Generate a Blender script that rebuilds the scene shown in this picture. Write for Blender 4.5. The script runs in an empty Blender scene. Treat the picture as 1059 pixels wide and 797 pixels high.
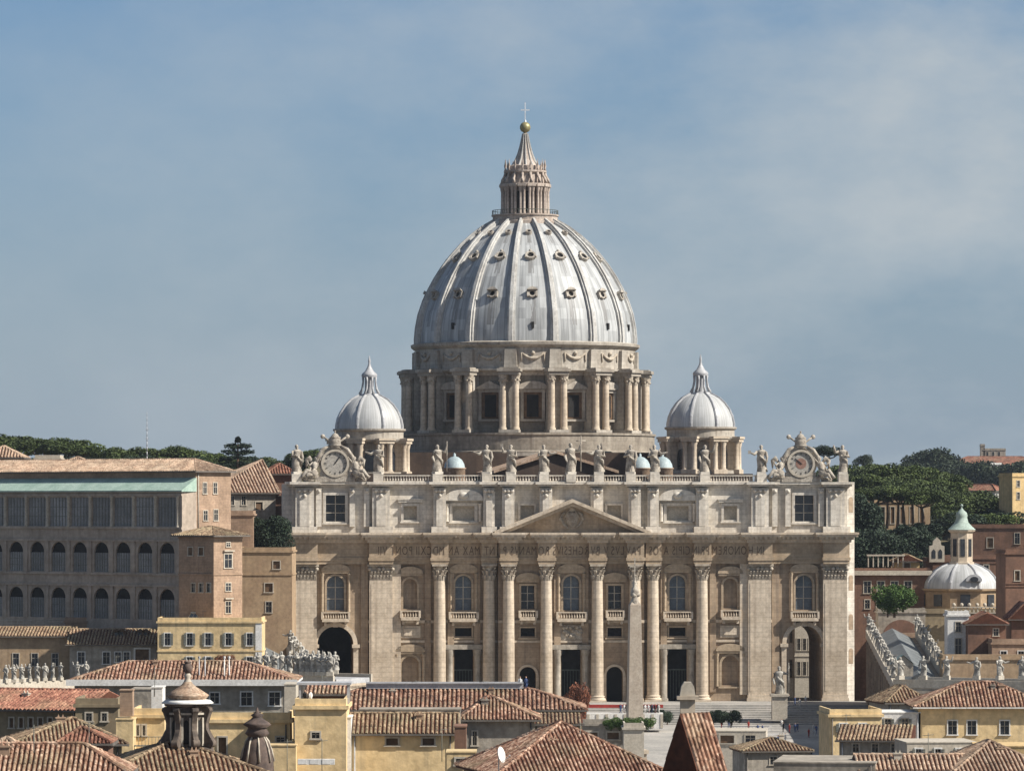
import bpy, math, random
from mathutils import Vector, Matrix
R = math.radians
F = 4715.0; CAMZ = 52.0; YH = 522.0; PXC = 529.5

# ---------------------------------------------------------------- camera, sky, sun, exposure
scene = bpy.context.scene
cam_d = bpy.data.cameras.new('camera'); cam = bpy.data.objects.new('camera', cam_d)
scene.collection.objects.link(cam); scene.camera = cam
cam.location = (0, 0, CAMZ); cam.rotation_euler = (R(90), 0, 0)
cam_d.sensor_width = 36.0; cam_d.lens = 36.0 * F / 1059.0
cam_d.shift_y = (YH - 398.5) / 1059.0
cam_d.clip_start = 1.0; cam_d.clip_end = 30000.0

SUN_AZ, SUN_EL = 71.0, 40.0
to_sun = Vector((math.sin(R(SUN_AZ)) * math.cos(R(SUN_EL)), -math.cos(R(SUN_AZ)) * math.cos(R(SUN_EL)), math.sin(R(SUN_EL))))
sd = bpy.data.lights.new('sun', 'SUN'); sd.energy = 5.0; sd.angle = R(0.53); sd.color = (1.0, 0.945, 0.86)
so = bpy.data.objects.new('sun', sd); scene.collection.objects.link(so)
so.rotation_euler = to_sun.to_track_quat('Z', 'Y').to_euler(); so.location = (300, 300, 400)

world = bpy.data.worlds.new('World'); scene.world = world; world.use_nodes = True
wn = world.node_tree; wn.nodes.clear()
def wnode(t, **k):
    n = wn.nodes.new(t)
    for a, b in k.items(): setattr(n, a, b)
    return n
wo = wnode('ShaderNodeOutputWorld'); bg = wnode('ShaderNodeBackground'); bg.inputs[1].default_value = 0.05
sky = wnode('ShaderNodeTexSky', sky_type='NISHITA', sun_disc=False, sun_elevation=R(SUN_EL), sun_rotation=R(180 - SUN_AZ), altitude=50, air_density=0.8, dust_density=0.5, ozone_density=3.0)
tc = wnode('ShaderNodeTexCoord'); mp = wnode('ShaderNodeMapping'); mp.inputs['Scale'].default_value = (8, 8, 15)
mp.inputs['Location'].default_value = (3.1, 0.4, 5.3)
nz = wnode('ShaderNodeTexNoise'); nz.inputs['Scale'].default_value = 1.35; nz.inputs['Detail'].default_value = 7; nz.inputs['Roughness'].default_value = 0.6
rp = wnode('ShaderNodeValToRGB'); rp.color_ramp.elements[0].position = 0.32; rp.color_ramp.elements[1].position = 0.64
rp.color_ramp.elements[0].color = (0, 0, 0, 1); rp.color_ramp.elements[1].color = (0.75, 0.75, 0.75, 1)
sx = wnode('ShaderNodeSeparateXYZ'); mr = wnode('ShaderNodeMapRange')
mr.inputs[1].default_value = -0.12; mr.inputs[2].default_value = 0.10; mr.inputs[3].default_value = 0.3; mr.inputs[4].default_value = 1.15
ml = wnode('ShaderNodeMath', operation='MULTIPLY')
mx = wnode('ShaderNodeMixRGB'); mx.inputs[2].default_value = (6.6, 7.2, 7.6, 1)
tint = wnode('ShaderNodeMixRGB', blend_type='MULTIPLY'); tint.inputs[0].default_value = 1.0; tint.inputs[2].default_value = (0.80, 1.0, 1.15, 1)
L_ = wn.links.new
L_(tc.outputs['Generated'], mp.inputs[0]); L_(mp.outputs[0], nz.inputs['Vector']); L_(nz.outputs[0], rp.inputs[0])
L_(tc.outputs['Generated'], sx.inputs[0]); L_(sx.outputs[0], mr.inputs[0]); L_(rp.outputs[0], ml.inputs[0]); L_(mr.outputs[0], ml.inputs[1])
L_(sky.outputs[0], tint.inputs[1])
hzm = wnode('ShaderNodeMixRGB'); hzm.inputs[2].default_value = (3.6, 4.5, 5.6, 1); hzr = wnode('ShaderNodeMapRange')
hzr.inputs[1].default_value = 0.0; hzr.inputs[2].default_value = 0.125; hzr.inputs[3].default_value = 0.95; hzr.inputs[4].default_value = 0.0
L_(sx.outputs[2], hzr.inputs[0]); L_(hzr.outputs[0], hzm.inputs[0]); L_(tint.outputs[0], hzm.inputs[1]); L_(hzm.outputs[0], mx.inputs[1])
L_(ml.outputs[0], mx.inputs[0]); L_(mx.outputs[0], bg.inputs[0]); L_(bg.outputs[0], wo.inputs[0])

vs = scene.view_settings
vs.view_transform = 'Standard'; vs.look = 'None'; vs.gamma = 1.0; vs.use_curve_mapping = False; vs.exposure = 0.6
scene.display_settings.display_device = 'sRGB'
scene.cycles.max_bounces = 5; scene.cycles.diffuse_bounces = 3; scene.cycles.volume_bounces = 0
scene.cycles.use_adaptive_sampling = True

# ---------------------------------------------------------------- helpers
def P(px, py, Y): return Vector(((px - PXC) * Y / F, Y, CAMZ + (YH - py) * Y / F))
def ZY(py, Y): return CAMZ + (YH - py) * Y / F

class MB:
    def __init__(s, M=None): s.v = []; s.f = []; s.M = M; s.smooth = []
    def add(s, vs, fs, smooth=False):
        o = len(s.v)
        for p in vs:
            p = Vector(p); s.v.append(s.M @ p if s.M is not None else p)
        for f in fs: s.f.append(tuple(i + o for i in f)); s.smooth.append(smooth)
    def box(s, x0, x1, y0, y1, z0, z1):
        s.add([(x0,y0,z0),(x1,y0,z0),(x1,y1,z0),(x0,y1,z0),(x0,y0,z1),(x1,y0,z1),(x1,y1,z1),(x0,y1,z1)],
              [(0,3,2,1),(4,5,6,7),(0,1,5,4),(1,2,6,5),(2,3,7,6),(3,0,4,7)])
    def prism(s, poly, y0, y1):           # polygon in xz (counter-clockwise seen from -y), extruded y0..y1
        n = len(poly)
        s.add([(x, y0, z) for x, z in poly] + [(x, y1, z) for x, z in poly],
              [tuple(range(n)), tuple(range(2*n-1, n-1, -1))] + [((i+1) % n, i, n+i, n+(i+1) % n) for i in range(n)])
    def slab(s, poly, z0, z1):            # polygon in xy, extruded in z
        n = len(poly)
        s.add([(x, y, z0) for x, y in poly] + [(x, y, z1) for x, y in poly],
              [tuple(range(n-1, -1, -1)), tuple(range(n, 2*n))] + [(i, (i+1) % n, n+(i+1) % n, n+i) for i in range(n)])
    def lathe(s, prof, n=16, c=(0, 0), ph=0, smooth=True, mod=None, sq=(1, 1)):   # prof: [(r,z)] upward
        vs = []; fs = []
        for r, z in prof:
            for k in range(n):
                a = ph + 2*math.pi*k/n; rr = r * (mod(a, z) if mod else 1)
                vs.append((c[0] + rr*math.cos(a)*sq[0], c[1] + rr*math.sin(a)*sq[1], z))
        m = len(prof)
        for i in range(m-1):
            for k in range(n): fs.append((i*n+k, i*n+(k+1) % n, (i+1)*n+(k+1) % n, (i+1)*n+k))
        s.add(vs, fs, smooth)
        s.add(vs[:n], [tuple(range(n-1, -1, -1))]); s.add(vs[-n:], [tuple(range(n))])
    def tube(s, pts, rads, n=6, smooth=True):
        pts = [Vector(p) for p in pts]
        if not hasattr(rads, '__len__'): rads = [rads]*len(pts)
        vs = []; fs = []; up = Vector((0.123, 0.31, 1)).normalized()
        for i, p in enumerate(pts):
            d = (pts[min(i+1, len(pts)-1)] - pts[max(i-1, 0)]).normalized()
            a = d.cross(up)
            if a.length < 0.05: a = d.cross(Vector((1, 0, 0)))
            a.normalize(); b = a.cross(d)
            for k in range(n):
                t = 2*math.pi*k/n; vs.append(p + a*math.cos(t)*rads[i] + b*math.sin(t)*rads[i])
        for i in range(len(pts)-1):
            for k in range(n): fs.append((i*n+k, i*n+(k+1) % n, (i+1)*n+(k+1) % n, (i+1)*n+k))
        fs.append(tuple(range(n-1, -1, -1))); fs.append(tuple(range((len(pts)-1)*n, len(pts)*n)))
        s.add(vs, fs, smooth)
    def ball(s, c, r, n=10, sq=(1, 1, 1)):
        m = max(4, n//2); prof = []
        vs = []; fs = []
        for i in range(m+1):
            t = -math.pi/2 + math.pi*i/m
            for k in range(n):
                a = 2*math.pi*k/n
                vs.append((c[0]+r*sq[0]*max(math.cos(t), .001)*math.cos(a), c[1]+r*sq[1]*max(math.cos(t), .001)*math.sin(a), c[2]+r*sq[2]*math.sin(t)))
        for i in range(m):
            for k in range(n): fs.append((i*n+k, i*n+(k+1) % n, (i+1)*n+(k+1) % n, (i+1)*n+k))
        s.add(vs, fs, True)
    def wall(s, x0, x1, z0, z1, yf, yb, holes=(), back=False):
        """front face of a wall at yf with real openings running back to yb; holes: (hx0,hx1,hz0,hz1,arched)"""
        xs = sorted({x0, x1, *[h[0] for h in holes], *[h[1] for h in holes]}); zs = sorted({z0, z1, *[h[2] for h in holes], *[h[3] for h in holes]})
        for i in range(len(xs)-1):
            for j in range(len(zs)-1):
                cx = (xs[i]+xs[i+1])/2; cz = (zs[j]+zs[j+1])/2
                if any(h[0] < cx < h[1] and h[2] < cz < h[3] for h in holes): continue
                a, b, c, d = xs[i], xs[i+1], zs[j], zs[j+1]
                s.add([(a, yf, c), (b, yf, c), (b, yf, d), (a, yf, d)], [(0, 1, 2, 3)])
                if back: s.add([(a, yb, c), (b, yb, c), (b, yb, d), (a, yb, d)], [(3, 2, 1, 0)])
        s.add([(x0,yf,z0),(x0,yf,z1),(x0,yb,z1),(x0,yb,z0)], [(0,1,2,3)]); s.add([(x1,yf,z0),(x1,yf,z1),(x1,yb,z1),(x1,yb,z0)], [(3,2,1,0)])
        s.add([(x0,yf,z1),(x1,yf,z1),(x1,yb,z1),(x0,yb,z1)], [(0,1,2,3)])
        for h in holes:
            a, b, c, d = h[:4]; arch = len(h) > 4 and h[4]
            top = d - (b-a)/2 if arch else d
            s.add([(a,yf,c),(b,yf,c),(b,yb,c),(a,yb,c)], [(0,1,2,3)])
            s.add([(a,yf,c),(a,yf,top),(a,yb,top),(a,yb,c)], [(3,2,1,0)]); s.add([(b,yf,c),(b,yf,top),(b,yb,top),(b,yb,c)], [(0,1,2,3)])
            if not arch: s.add([(a,yf,d),(b,yf,d),(b,yb,d),(a,yb,d)], [(3,2,1,0)])
            else:
                r = (b-a)/2; cx = (a+b)/2; n = 12; arc = [(cx - r*math.cos(math.pi*k/n), top + r*math.sin(math.pi*k/n)) for k in range(n+1)]
                for k in range(n):
                    p, q = arc[k], arc[k+1]; zt = d + 0.0005
                    for yy, fl in ((yf, 0),) + (((yb, 1),) if back else ()):
                        f = (0, 1, 2, 3) if not fl else (3, 2, 1, 0)
                        s.add([(p[0], yy, p[1]), (q[0], yy, q[1]), (q[0], yy, zt), (p[0], yy, zt)], [f])
                    s.add([(p[0],yf,p[1]),(q[0],yf,q[1]),(q[0],yb,q[1]),(p[0],yb,p[1])], [(3,2,1,0)])
    def build(s, name, m, parent=None, loc=None, rz=0):
        me = bpy.data.meshes.new(name); me.from_pydata([tuple(v) for v in s.v], [], s.f); me.update()
        me.polygons.foreach_set('use_smooth', s.smooth)
        me.materials.append(m)
        return link(name, me, parent, loc, rz)
def link(name, me, parent=None, loc=None, rz=0):
    o = bpy.data.objects.new(name, me); scene.collection.objects.link(o)
    if parent is not None: o.parent = parent
    if loc is not None: o.location = loc
    if rz: o.rotation_euler = (0, 0, rz)
    return o
def tag(o, label=None, cat=None, group=None, kind=None):
    if label: o['label'] = label
    if cat: o['category'] = cat
    if group: o['group'] = group
    if kind: o['kind'] = kind
    return o
def thing(name, label, cat, loc=(0, 0, 0), rz=0, group=None):
    return tag(link(name, None, None, loc, rz), label, cat, group)
def copy_tree(o, parent=None):
    c = o.copy(); scene.collection.objects.link(c)
    if parent is not None: c.parent = parent
    for ch in list(KIDS.get(o.name, ())): copy_tree(ch, c)
    return c
KIDS = {}
def reg(root):
    for o in scene.objects:
        if o.parent is not None:
            KIDS.setdefault(o.parent.name, [])
            if o not in KIDS[o.parent.name]: KIDS[o.parent.name].append(o)

# ---------------------------------------------------------------- materials
def mat(name, c1, c2=None, scale=0.3, rough=0.85, bump=0.0, streak=0.0, fine=3.0, stretch=(1, 1, 1), metal=0.0, dark=None, spec=0.3, pos=(0.35, 0.68), courses=0, vary=0):
    m = bpy.data.materials.new(name); m.use_nodes = True; nt = m.node_tree; b = nt.nodes['Principled BSDF']
    b.inputs['Roughness'].default_value = rough; b.inputs['Metallic'].default_value = metal; b.inputs['Specular IOR Level'].default_value = spec
    if c2 is None: c2 = tuple(x*0.75 for x in c1)
    t = nt.nodes.new('ShaderNodeTexCoord'); mp = nt.nodes.new('ShaderNodeMapping'); mp.inputs['Scale'].default_value = stretch
    nt.links.new(t.outputs['Object'], mp.inputs[0])
    def noise(sc, det, rg=0.6):
        n = nt.nodes.new('ShaderNodeTexNoise'); n.inputs['Scale'].default_value = sc; n.inputs['Detail'].default_value = det; n.inputs['Roughness'].default_value = rg
        nt.links.new(mp.outputs[0], n.inputs['Vector']); return n
    n1 = noise(scale, 6); r1 = nt.nodes.new('ShaderNodeValToRGB'); r1.color_ramp.elements[0].position = pos[0]; r1.color_ramp.elements[1].position = pos[1]
    r1.color_ramp.elements[0].color = (*c2, 1); r1.color_ramp.elements[1].color = (*c1, 1); nt.links.new(n1.outputs[0], r1.inputs[0])
    out = r1.outputs[0]
    n2 = noise(fine, 4); mr = nt.nodes.new('ShaderNodeMapRange'); mr.inputs[1].default_value = 0.3; mr.inputs[2].default_value = 0.7; mr.inputs[3].default_value = 0.78; mr.inputs[4].default_value = 1.16
    nt.links.new(n2.outputs[0], mr.inputs[0])
    mu = nt.nodes.new('ShaderNodeMixRGB'); mu.blend_type = 'MULTIPLY'; mu.inputs[0].default_value = 1
    nt.links.new(out, mu.inputs[1]); nt.links.new(mr.outputs[0], mu.inputs[2]); out = mu.outputs[0]
    if streak:
        mp2 = nt.nodes.new('ShaderNodeMapping'); mp2.inputs['Scale'].default_value = (1.4, 1.4, 0.06); nt.links.new(t.outputs['Object'], mp2.inputs[0])
        n3 = nt.nodes.new('ShaderNodeTexNoise'); n3.inputs['Scale'].default_value = 1.0; n3.inputs['Detail'].default_value = 5
        nt.links.new(mp2.outputs[0], n3.inputs['Vector'])
        r3 = nt.nodes.new('ShaderNodeMapRange'); r3.inputs[1].default_value = 0.5; r3.inputs[2].default_value = 0.72; r3.inputs[3].default_value = 0.0; r3.inputs[4].default_value = streak
        nt.links.new(n3.outputs[0], r3.inputs[0])
        m3 = nt.nodes.new('ShaderNodeMixRGB'); nt.links.new(r3.outputs[0], m3.inputs[0]); nt.links.new(out, m3.inputs[1])
        m3.inputs[2].default_value = (*(dark or tuple(x*0.4 for x in c1)), 1); out = m3.outputs[0]
    def mth(op, a, c=None):
        n = nt.nodes.new('ShaderNodeMath'); n.operation = op
        for i, v in enumerate((a, c)):
            if v is None: continue
            if isinstance(v, (int, float)): n.inputs[i].default_value = v
            else: nt.links.new(v, n.inputs[i])
        return n.outputs[0]
    def mulval(v, out):
        q = nt.nodes.new('ShaderNodeMixRGB'); q.blend_type = 'MULTIPLY'; q.inputs[0].default_value = 1; nt.links.new(out, q.inputs[1]); nt.links.new(v, q.inputs[2]); return q.outputs[0]
    if courses:      # ashlar courses: joints and block to block variation
        sp = nt.nodes.new('ShaderNodeSeparateXYZ'); nt.links.new(t.outputs['Object'], sp.inputs[0])
        zr = mth('MULTIPLY', sp.outputs[2], 1/courses); fl = mth('FLOOR', zr); fz_ = mth('FRACT', zr)
        xr = mth('ADD', mth('MULTIPLY', mth('ADD', sp.outputs[0], sp.outputs[1]), .45/courses), mth('MULTIPLY', fl, .37)); fx_ = mth('FLOOR', xr)
        cv = nt.nodes.new('ShaderNodeCombineXYZ'); nt.links.new(fx_, cv.inputs[0]); nt.links.new(fl, cv.inputs[1])
        wn_ = nt.nodes.new('ShaderNodeTexWhiteNoise'); nt.links.new(cv.outputs[0], wn_.inputs[0])
        v = mth('ADD', mth('MULTIPLY', wn_.outputs[0], .14), .93)
        v = mth('MULTIPLY', v, mth('SUBTRACT', 1.0, mth('MULTIPLY', mth('LESS_THAN', fz_, .12), .15)))
        out = mulval(v, out)
    if vary:
        oi = nt.nodes.new('ShaderNodeObjectInfo'); out = mulval(mth('ADD', mth('MULTIPLY', oi.outputs['Random'], vary), 1-vary/2), out)
    nt.links.new(out, b.inputs['Base Color'])
    if bump:
        bp = nt.nodes.new('ShaderNodeBump'); bp.inputs['Strength'].default_value = bump; bp.inputs['Distance'].default_value = 0.2
        nt.links.new(n2.outputs[0], bp.inputs['Height']); nt.links.new(bp.outputs[0], b.inputs['Normal'])
    return m
def brickish(name, c1, c2, c3, scale, w=0.5, h=0.25, rough=0.85):   # masonry courses or tiles with per-unit colour
    m = mat(name, c1, c2, rough=rough); nt = m.node_tree; b = nt.nodes['Principled BSDF']
    return m
def tilemat(name, ca, cb, cc, rough=0.9, lichen=(0.30, 0.26, 0.16), patch=0.35):
    m = bpy.data.materials.new(name); m.use_nodes = True; nt = m.node_tree; b = nt.nodes['Principled BSDF']; b.inputs['Roughness'].default_value = rough
    b.inputs['Specular IOR Level'].default_value = 0.2
    t = nt.nodes.new('ShaderNodeTexCoord')
    vo = nt.nodes.new('ShaderNodeTexVoronoi'); vo.inputs['Scale'].default_value = 2.6; nt.links.new(t.outputs['Object'], vo.inputs['Vector'])
    rp = nt.nodes.new('ShaderNodeValToRGB'); e = rp.color_ramp.elements; e[0].position = 0.0; e[0].color = (*ca, 1); e[1].position = 1.0; e[1].color = (*cc, 1)
    k = e.new(0.5); k.color = (*cb, 1)
    sp = nt.nodes.new('ShaderNodeSeparateColor'); nt.links.new(vo.outputs['Color'], sp.inputs[0]); nt.links.new(sp.outputs[0], rp.inputs[0])
    n = nt.nodes.new('ShaderNodeTexNoise'); n.inputs['Scale'].default_value = 0.25; n.inputs['Detail'].default_value = 6; nt.links.new(t.outputs['Object'], n.inputs['Vector'])
    mr = nt.nodes.new('ShaderNodeMapRange'); mr.inputs[1].default_value = 0.48; mr.inputs[2].default_value = 0.68; mr.inputs[4].default_value = patch; nt.links.new(n.outputs[0], mr.inputs[0])
    mx = nt.nodes.new('ShaderNodeMixRGB'); nt.links.new(mr.outputs[0], mx.inputs[0]); nt.links.new(rp.outputs[0], mx.inputs[1]); mx.inputs[2].default_value = (*lichen, 1)
    n2 = nt.nodes.new('ShaderNodeTexNoise'); n2.inputs['Scale'].default_value = 5; nt.links.new(t.outputs['Object'], n2.inputs['Vector'])
    mr2 = nt.nodes.new('ShaderNodeMapRange'); mr2.inputs[1].default_value = 0.3; mr2.inputs[2].default_value = 0.7; mr2.inputs[3].default_value = 0.6; mr2.inputs[4].default_value = 1.25; nt.links.new(n2.outputs[0], mr2.inputs[0])
    mu = nt.nodes.new('ShaderNodeMixRGB'); mu.blend_type = 'MULTIPLY'; mu.inputs[0].default_value = 1; nt.links.new(mx.outputs[0], mu.inputs[1]); nt.links.new(mr2.outputs[0], mu.inputs[2])
    n3 = nt.nodes.new('ShaderNodeTexNoise'); n3.inputs['Scale'].default_value = 0.45; n3.inputs['Detail'].default_value = 3; nt.links.new(t.outputs['Object'], n3.inputs['Vector'])
    oi = nt.nodes.new('ShaderNodeObjectInfo'); ad = nt.nodes.new('ShaderNodeMath'); ad.operation = 'ADD'
    m3 = nt.nodes.new('ShaderNodeMapRange'); m3.inputs[1].default_value = 0.35; m3.inputs[2].default_value = 0.65; m3.inputs[3].default_value = 0.55; m3.inputs[4].default_value = 1.0; nt.links.new(n3.outputs[0], m3.inputs[0])
    m4 = nt.nodes.new('ShaderNodeMath'); m4.operation = 'MULTIPLY'; m4.inputs[1].default_value = .25; nt.links.new(oi.outputs['Random'], m4.inputs[0]); nt.links.new(m3.outputs[0], ad.inputs[0]); nt.links.new(m4.outputs[0], ad.inputs[1])
    m5 = nt.nodes.new('ShaderNodeMixRGB'); m5.blend_type = 'MULTIPLY'; m5.inputs[0].default_value = 1; nt.links.new(mu.outputs[0], m5.inputs[1]); nt.links.new(ad.outputs[0], m5.inputs[2])
    nt.links.new(m5.outputs[0], b.inputs['Base Color']); return m
def leadmat(name, c1, c2, nseam, dark, stains=False):     # lead sheets: vertical seams round the axis of the object and weathering streaks
    m = bpy.data.materials.new(name); m.use_nodes = True; nt = m.node_tree; b = nt.nodes['Principled BSDF']
    b.inputs['Roughness'].default_value = 0.55; b.inputs['Metallic'].default_value = 0.0; b.inputs['Specular IOR Level'].default_value = 0.5
    t = nt.nodes.new('ShaderNodeTexCoord'); s = nt.nodes.new('ShaderNodeSeparateXYZ'); nt.links.new(t.outputs['Object'], s.inputs[0])
    def math_(op, a, b_=None):
        n = nt.nodes.new('ShaderNodeMath'); n.operation = op
        for i, v in enumerate((a, b_)):
            if v is None: continue
            if isinstance(v, (int, float)): n.inputs[i].default_value = v
            else: nt.links.new(v, n.inputs[i])
        return n.outputs[0]
    an = math_('ARCTAN2', s.outputs[1], s.outputs[0]); u = math_('MULTIPLY', an, nseam/(2*math.pi)); fr = math_('FRACT', u)
    seam = math_('LESS_THAN', fr, 0.13)
    fl = math_('FLOOR', u); zf = math_('FLOOR', math_('MULTIPLY', s.outputs[2], 0.42))
    cv = nt.nodes.new('ShaderNodeCombineXYZ'); nt.links.new(fl, cv.inputs[0]); nt.links.new(zf, cv.inputs[1])
    wn_ = nt.nodes.new('ShaderNodeTexWhiteNoise'); nt.links.new(cv.outputs[0], wn_.inputs[0])
    cs = nt.nodes.new('ShaderNodeCombineXYZ'); nt.links.new(math_('MULTIPLY', an, 26), cs.inputs[0]); nt.links.new(math_('MULTIPLY', s.outputs[2], 0.12), cs.inputs[2])
    n1 = nt.nodes.new('ShaderNodeTexNoise'); n1.inputs['Scale'].default_value = 1; n1.inputs['Detail'].default_value = 6; nt.links.new(cs.outputs[0], n1.inputs['Vector'])
    f = math_('ADD', math_('MULTIPLY', n1.outputs[0], 0.85), math_('MULTIPLY', wn_.outputs[0], 0.2))
    r = nt.nodes.new('ShaderNodeValToRGB'); e = r.color_ramp.elements; e[0].position = 0.32; e[0].color = (*c2, 1); e[1].position = 0.72; e[1].color = (*c1, 1); nt.links.new(f, r.inputs[0])
    mx = nt.nodes.new('ShaderNodeMixRGB'); nt.links.new(math_('MULTIPLY', seam, 0.5), mx.inputs[0]); nt.links.new(r.outputs[0], mx.inputs[1]); mx.inputs[2].default_value = (*dark, 1)
    out = mx.outputs[0]
    if stains:       # run-off stains below each dormer
        u2 = math_('ABSOLUTE', math_('SUBTRACT', math_('FRACT', math_('ADD', math_('MULTIPLY', math_('ADD', an, math.pi/2), 16/(2*math.pi)), .5)), .5))
        z = s.outputs[2]
        def rng(a, c): return math_('MULTIPLY', math_('GREATER_THAN', z, a), math_('LESS_THAN', z, c))
        zone = math_('ADD', math_('ADD', rng(82, 88.3), rng(93.5, 96.9)), rng(100.5, 102.5))
        k = math_('MULTIPLY', math_('MULTIPLY', math_('LESS_THAN', u2, .085), zone), math_('GREATER_THAN', n1.outputs[0], .47))
        m2 = nt.nodes.new('ShaderNodeMixRGB'); nt.links.new(math_('MULTIPLY', k, .6), m2.inputs[0]); nt.links.new(out, m2.inputs[1]); m2.inputs[2].default_value = (0.12, 0.11, 0.10, 1); out = m2.outputs[0]
    nt.links.new(out, b.inputs['Base Color']); return m

M = {}
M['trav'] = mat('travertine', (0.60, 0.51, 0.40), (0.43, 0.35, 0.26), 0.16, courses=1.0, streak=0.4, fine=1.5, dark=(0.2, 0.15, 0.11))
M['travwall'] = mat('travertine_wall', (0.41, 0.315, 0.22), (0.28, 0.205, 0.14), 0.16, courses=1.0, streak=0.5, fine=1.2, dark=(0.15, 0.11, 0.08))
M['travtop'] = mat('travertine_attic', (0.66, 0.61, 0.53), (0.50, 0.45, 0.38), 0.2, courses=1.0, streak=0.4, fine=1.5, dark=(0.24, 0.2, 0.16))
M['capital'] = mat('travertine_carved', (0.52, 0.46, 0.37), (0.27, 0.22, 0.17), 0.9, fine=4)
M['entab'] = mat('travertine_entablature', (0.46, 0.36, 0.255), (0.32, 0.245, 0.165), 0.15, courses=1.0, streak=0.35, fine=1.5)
M['statue'] = mat('statue_stone', (0.50, 0.45, 0.375), (0.20, 0.17, 0.14), 1.1, fine=4, bump=0.5)
M['smallstatue'] = mat('statue_stone_weathered', (0.52, 0.49, 0.43), (0.18, 0.165, 0.145), 1.3, fine=4, bump=0.5, vary=.3)
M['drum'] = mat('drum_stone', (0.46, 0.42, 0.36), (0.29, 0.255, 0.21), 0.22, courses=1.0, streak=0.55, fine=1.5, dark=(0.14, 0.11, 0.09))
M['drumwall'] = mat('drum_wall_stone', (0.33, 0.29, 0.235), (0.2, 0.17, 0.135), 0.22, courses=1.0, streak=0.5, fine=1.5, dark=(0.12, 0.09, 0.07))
M['lead'] = leadmat('dome_lead', (0.47, 0.48, 0.475), (0.21, 0.215, 0.215), 16*6, (0.15, 0.15, 0.15), True)
M['lead2'] = leadmat('small_dome_lead', (0.50, 0.505, 0.50), (0.29, 0.29, 0.28), 8*5, (0.3, 0.3, 0.3))
M['rib'] = mat('rib_stone', (0.56, 0.55, 0.52), (0.36, 0.345, 0.32), 0.3, fine=2, streak=0.3)
M['lantern'] = mat('lantern_stone', (0.48, 0.41, 0.35), (0.30, 0.24, 0.20), 0.5, fine=2)
M['gold'] = mat('gilded_bronze', (0.36, 0.31, 0.15), (0.26, 0.23, 0.12), 0.6, rough=0.45, metal=0.4)
M['bronze'] = mat('bronze', (0.10, 0.11, 0.09), (0.05, 0.06, 0.05), 2, rough=0.5)
M['iron'] = mat('pale_iron', (0.62, 0.66, 0.70), (0.5, 0.54, 0.58), 2, rough=0.4)
M['copper'] = mat('green_copper', (0.38, 0.48, 0.41), (0.26, 0.36, 0.30), 0.4, rough=0.7, streak=0.3, dark=(0.40, 0.52, 0.42))
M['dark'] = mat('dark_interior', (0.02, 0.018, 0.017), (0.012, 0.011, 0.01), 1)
M['glassd'] = mat('dark_glass', (0.035, 0.04, 0.045), (0.02, 0.02, 0.025), 1.3, rough=0.2, spec=0.5, vary=.9)
M['glassb'] = mat('grey_blue_glass', (0.12, 0.145, 0.17), (0.08, 0.095, 0.11), 0.8, rough=0.3, spec=0.5)
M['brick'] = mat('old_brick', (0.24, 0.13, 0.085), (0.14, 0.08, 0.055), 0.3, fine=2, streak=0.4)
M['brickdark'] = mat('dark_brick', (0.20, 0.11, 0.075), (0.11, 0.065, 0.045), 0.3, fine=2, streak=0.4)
M['shadebrick'] = mat('shaded_brick', (0.085, 0.058, 0.042), (0.05, 0.034, 0.026), 0.3, fine=2, streak=0.4)  # brick darkened in colour to stand in for shade under the drum ledge
M['pinkbrick'] = mat('pale_brick', (0.40, 0.275, 0.19), (0.27, 0.185, 0.125), 0.3, courses=.5, fine=2, streak=0.35)
M['ochre'] = mat('ochre_plaster', (0.62, 0.45, 0.22), (0.50, 0.35, 0.17), 0.25, fine=1.1, streak=0.5, dark=(0.26, 0.19, 0.11), bump=.3, vary=.16)
M['yellow'] = mat('cream_plaster', (0.74, 0.56, 0.31), (0.58, 0.43, 0.23), 0.25, fine=1.1, streak=0.5, dark=(0.32, 0.26, 0.17), bump=.3, vary=.16)
M['tan'] = mat('tan_plaster', (0.40, 0.29, 0.18), (0.29, 0.20, 0.125), 0.25, fine=1.5, streak=0.35, vary=.16)
M['olive'] = mat('olive_plaster', (0.30, 0.24, 0.15), (0.2, 0.155, 0.10), 0.25, fine=1.5, streak=0.4, vary=.16)
M['grey'] = mat('grey_plaster', (0.38, 0.335, 0.275), (0.24, 0.21, 0.17), 0.3, fine=1.2, streak=0.5, bump=.3, vary=.16)
M['loggia'] = mat('loggia_stone', (0.45, 0.37, 0.295), (0.32, 0.26, 0.205), 0.2, fine=1, streak=0.4)
M['loggiaglass'] = mat('loggia_glazing', (0.30, 0.29, 0.28), (0.18, 0.175, 0.17), 0.3, rough=0.35, streak=0.3, vary=.5)
M['greycopper'] = mat('greyed_copper', (0.36, 0.43, 0.38), (0.26, 0.32, 0.28), 0.6, rough=0.6)
M['white'] = mat('white_paint', (0.74, 0.72, 0.68), (0.6, 0.58, 0.54), 0.6)
M['trim'] = mat('pale_trim', (0.50, 0.45, 0.37), (0.4, 0.35, 0.28), 0.6)
M['shutter'] = mat('shutter_grey', (0.20, 0.20, 0.17), (0.14, 0.14, 0.12), 1)
M['gutter'] = mat('zinc', (0.46, 0.46, 0.46), (0.33, 0.33, 0.34), 0.5, rough=0.5)
M['leadroof'] = mat('dull_lead_roof', (0.19, 0.20, 0.20), (0.11, 0.12, 0.12), 0.5, rough=0.6, streak=.3)
M['gutterdark'] = mat('old_gutter', (0.16, 0.14, 0.12), (0.10, 0.09, 0.08), 0.8)
M['wood'] = mat('brown_wood', (0.18, 0.11, 0.06), (0.10, 0.06, 0.035), 1)
M['tile'] = tilemat('terracotta_tiles', (0.13, 0.065, 0.045), (0.30, 0.165, 0.11), (0.47, 0.33, 0.24), patch=0.5)
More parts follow.
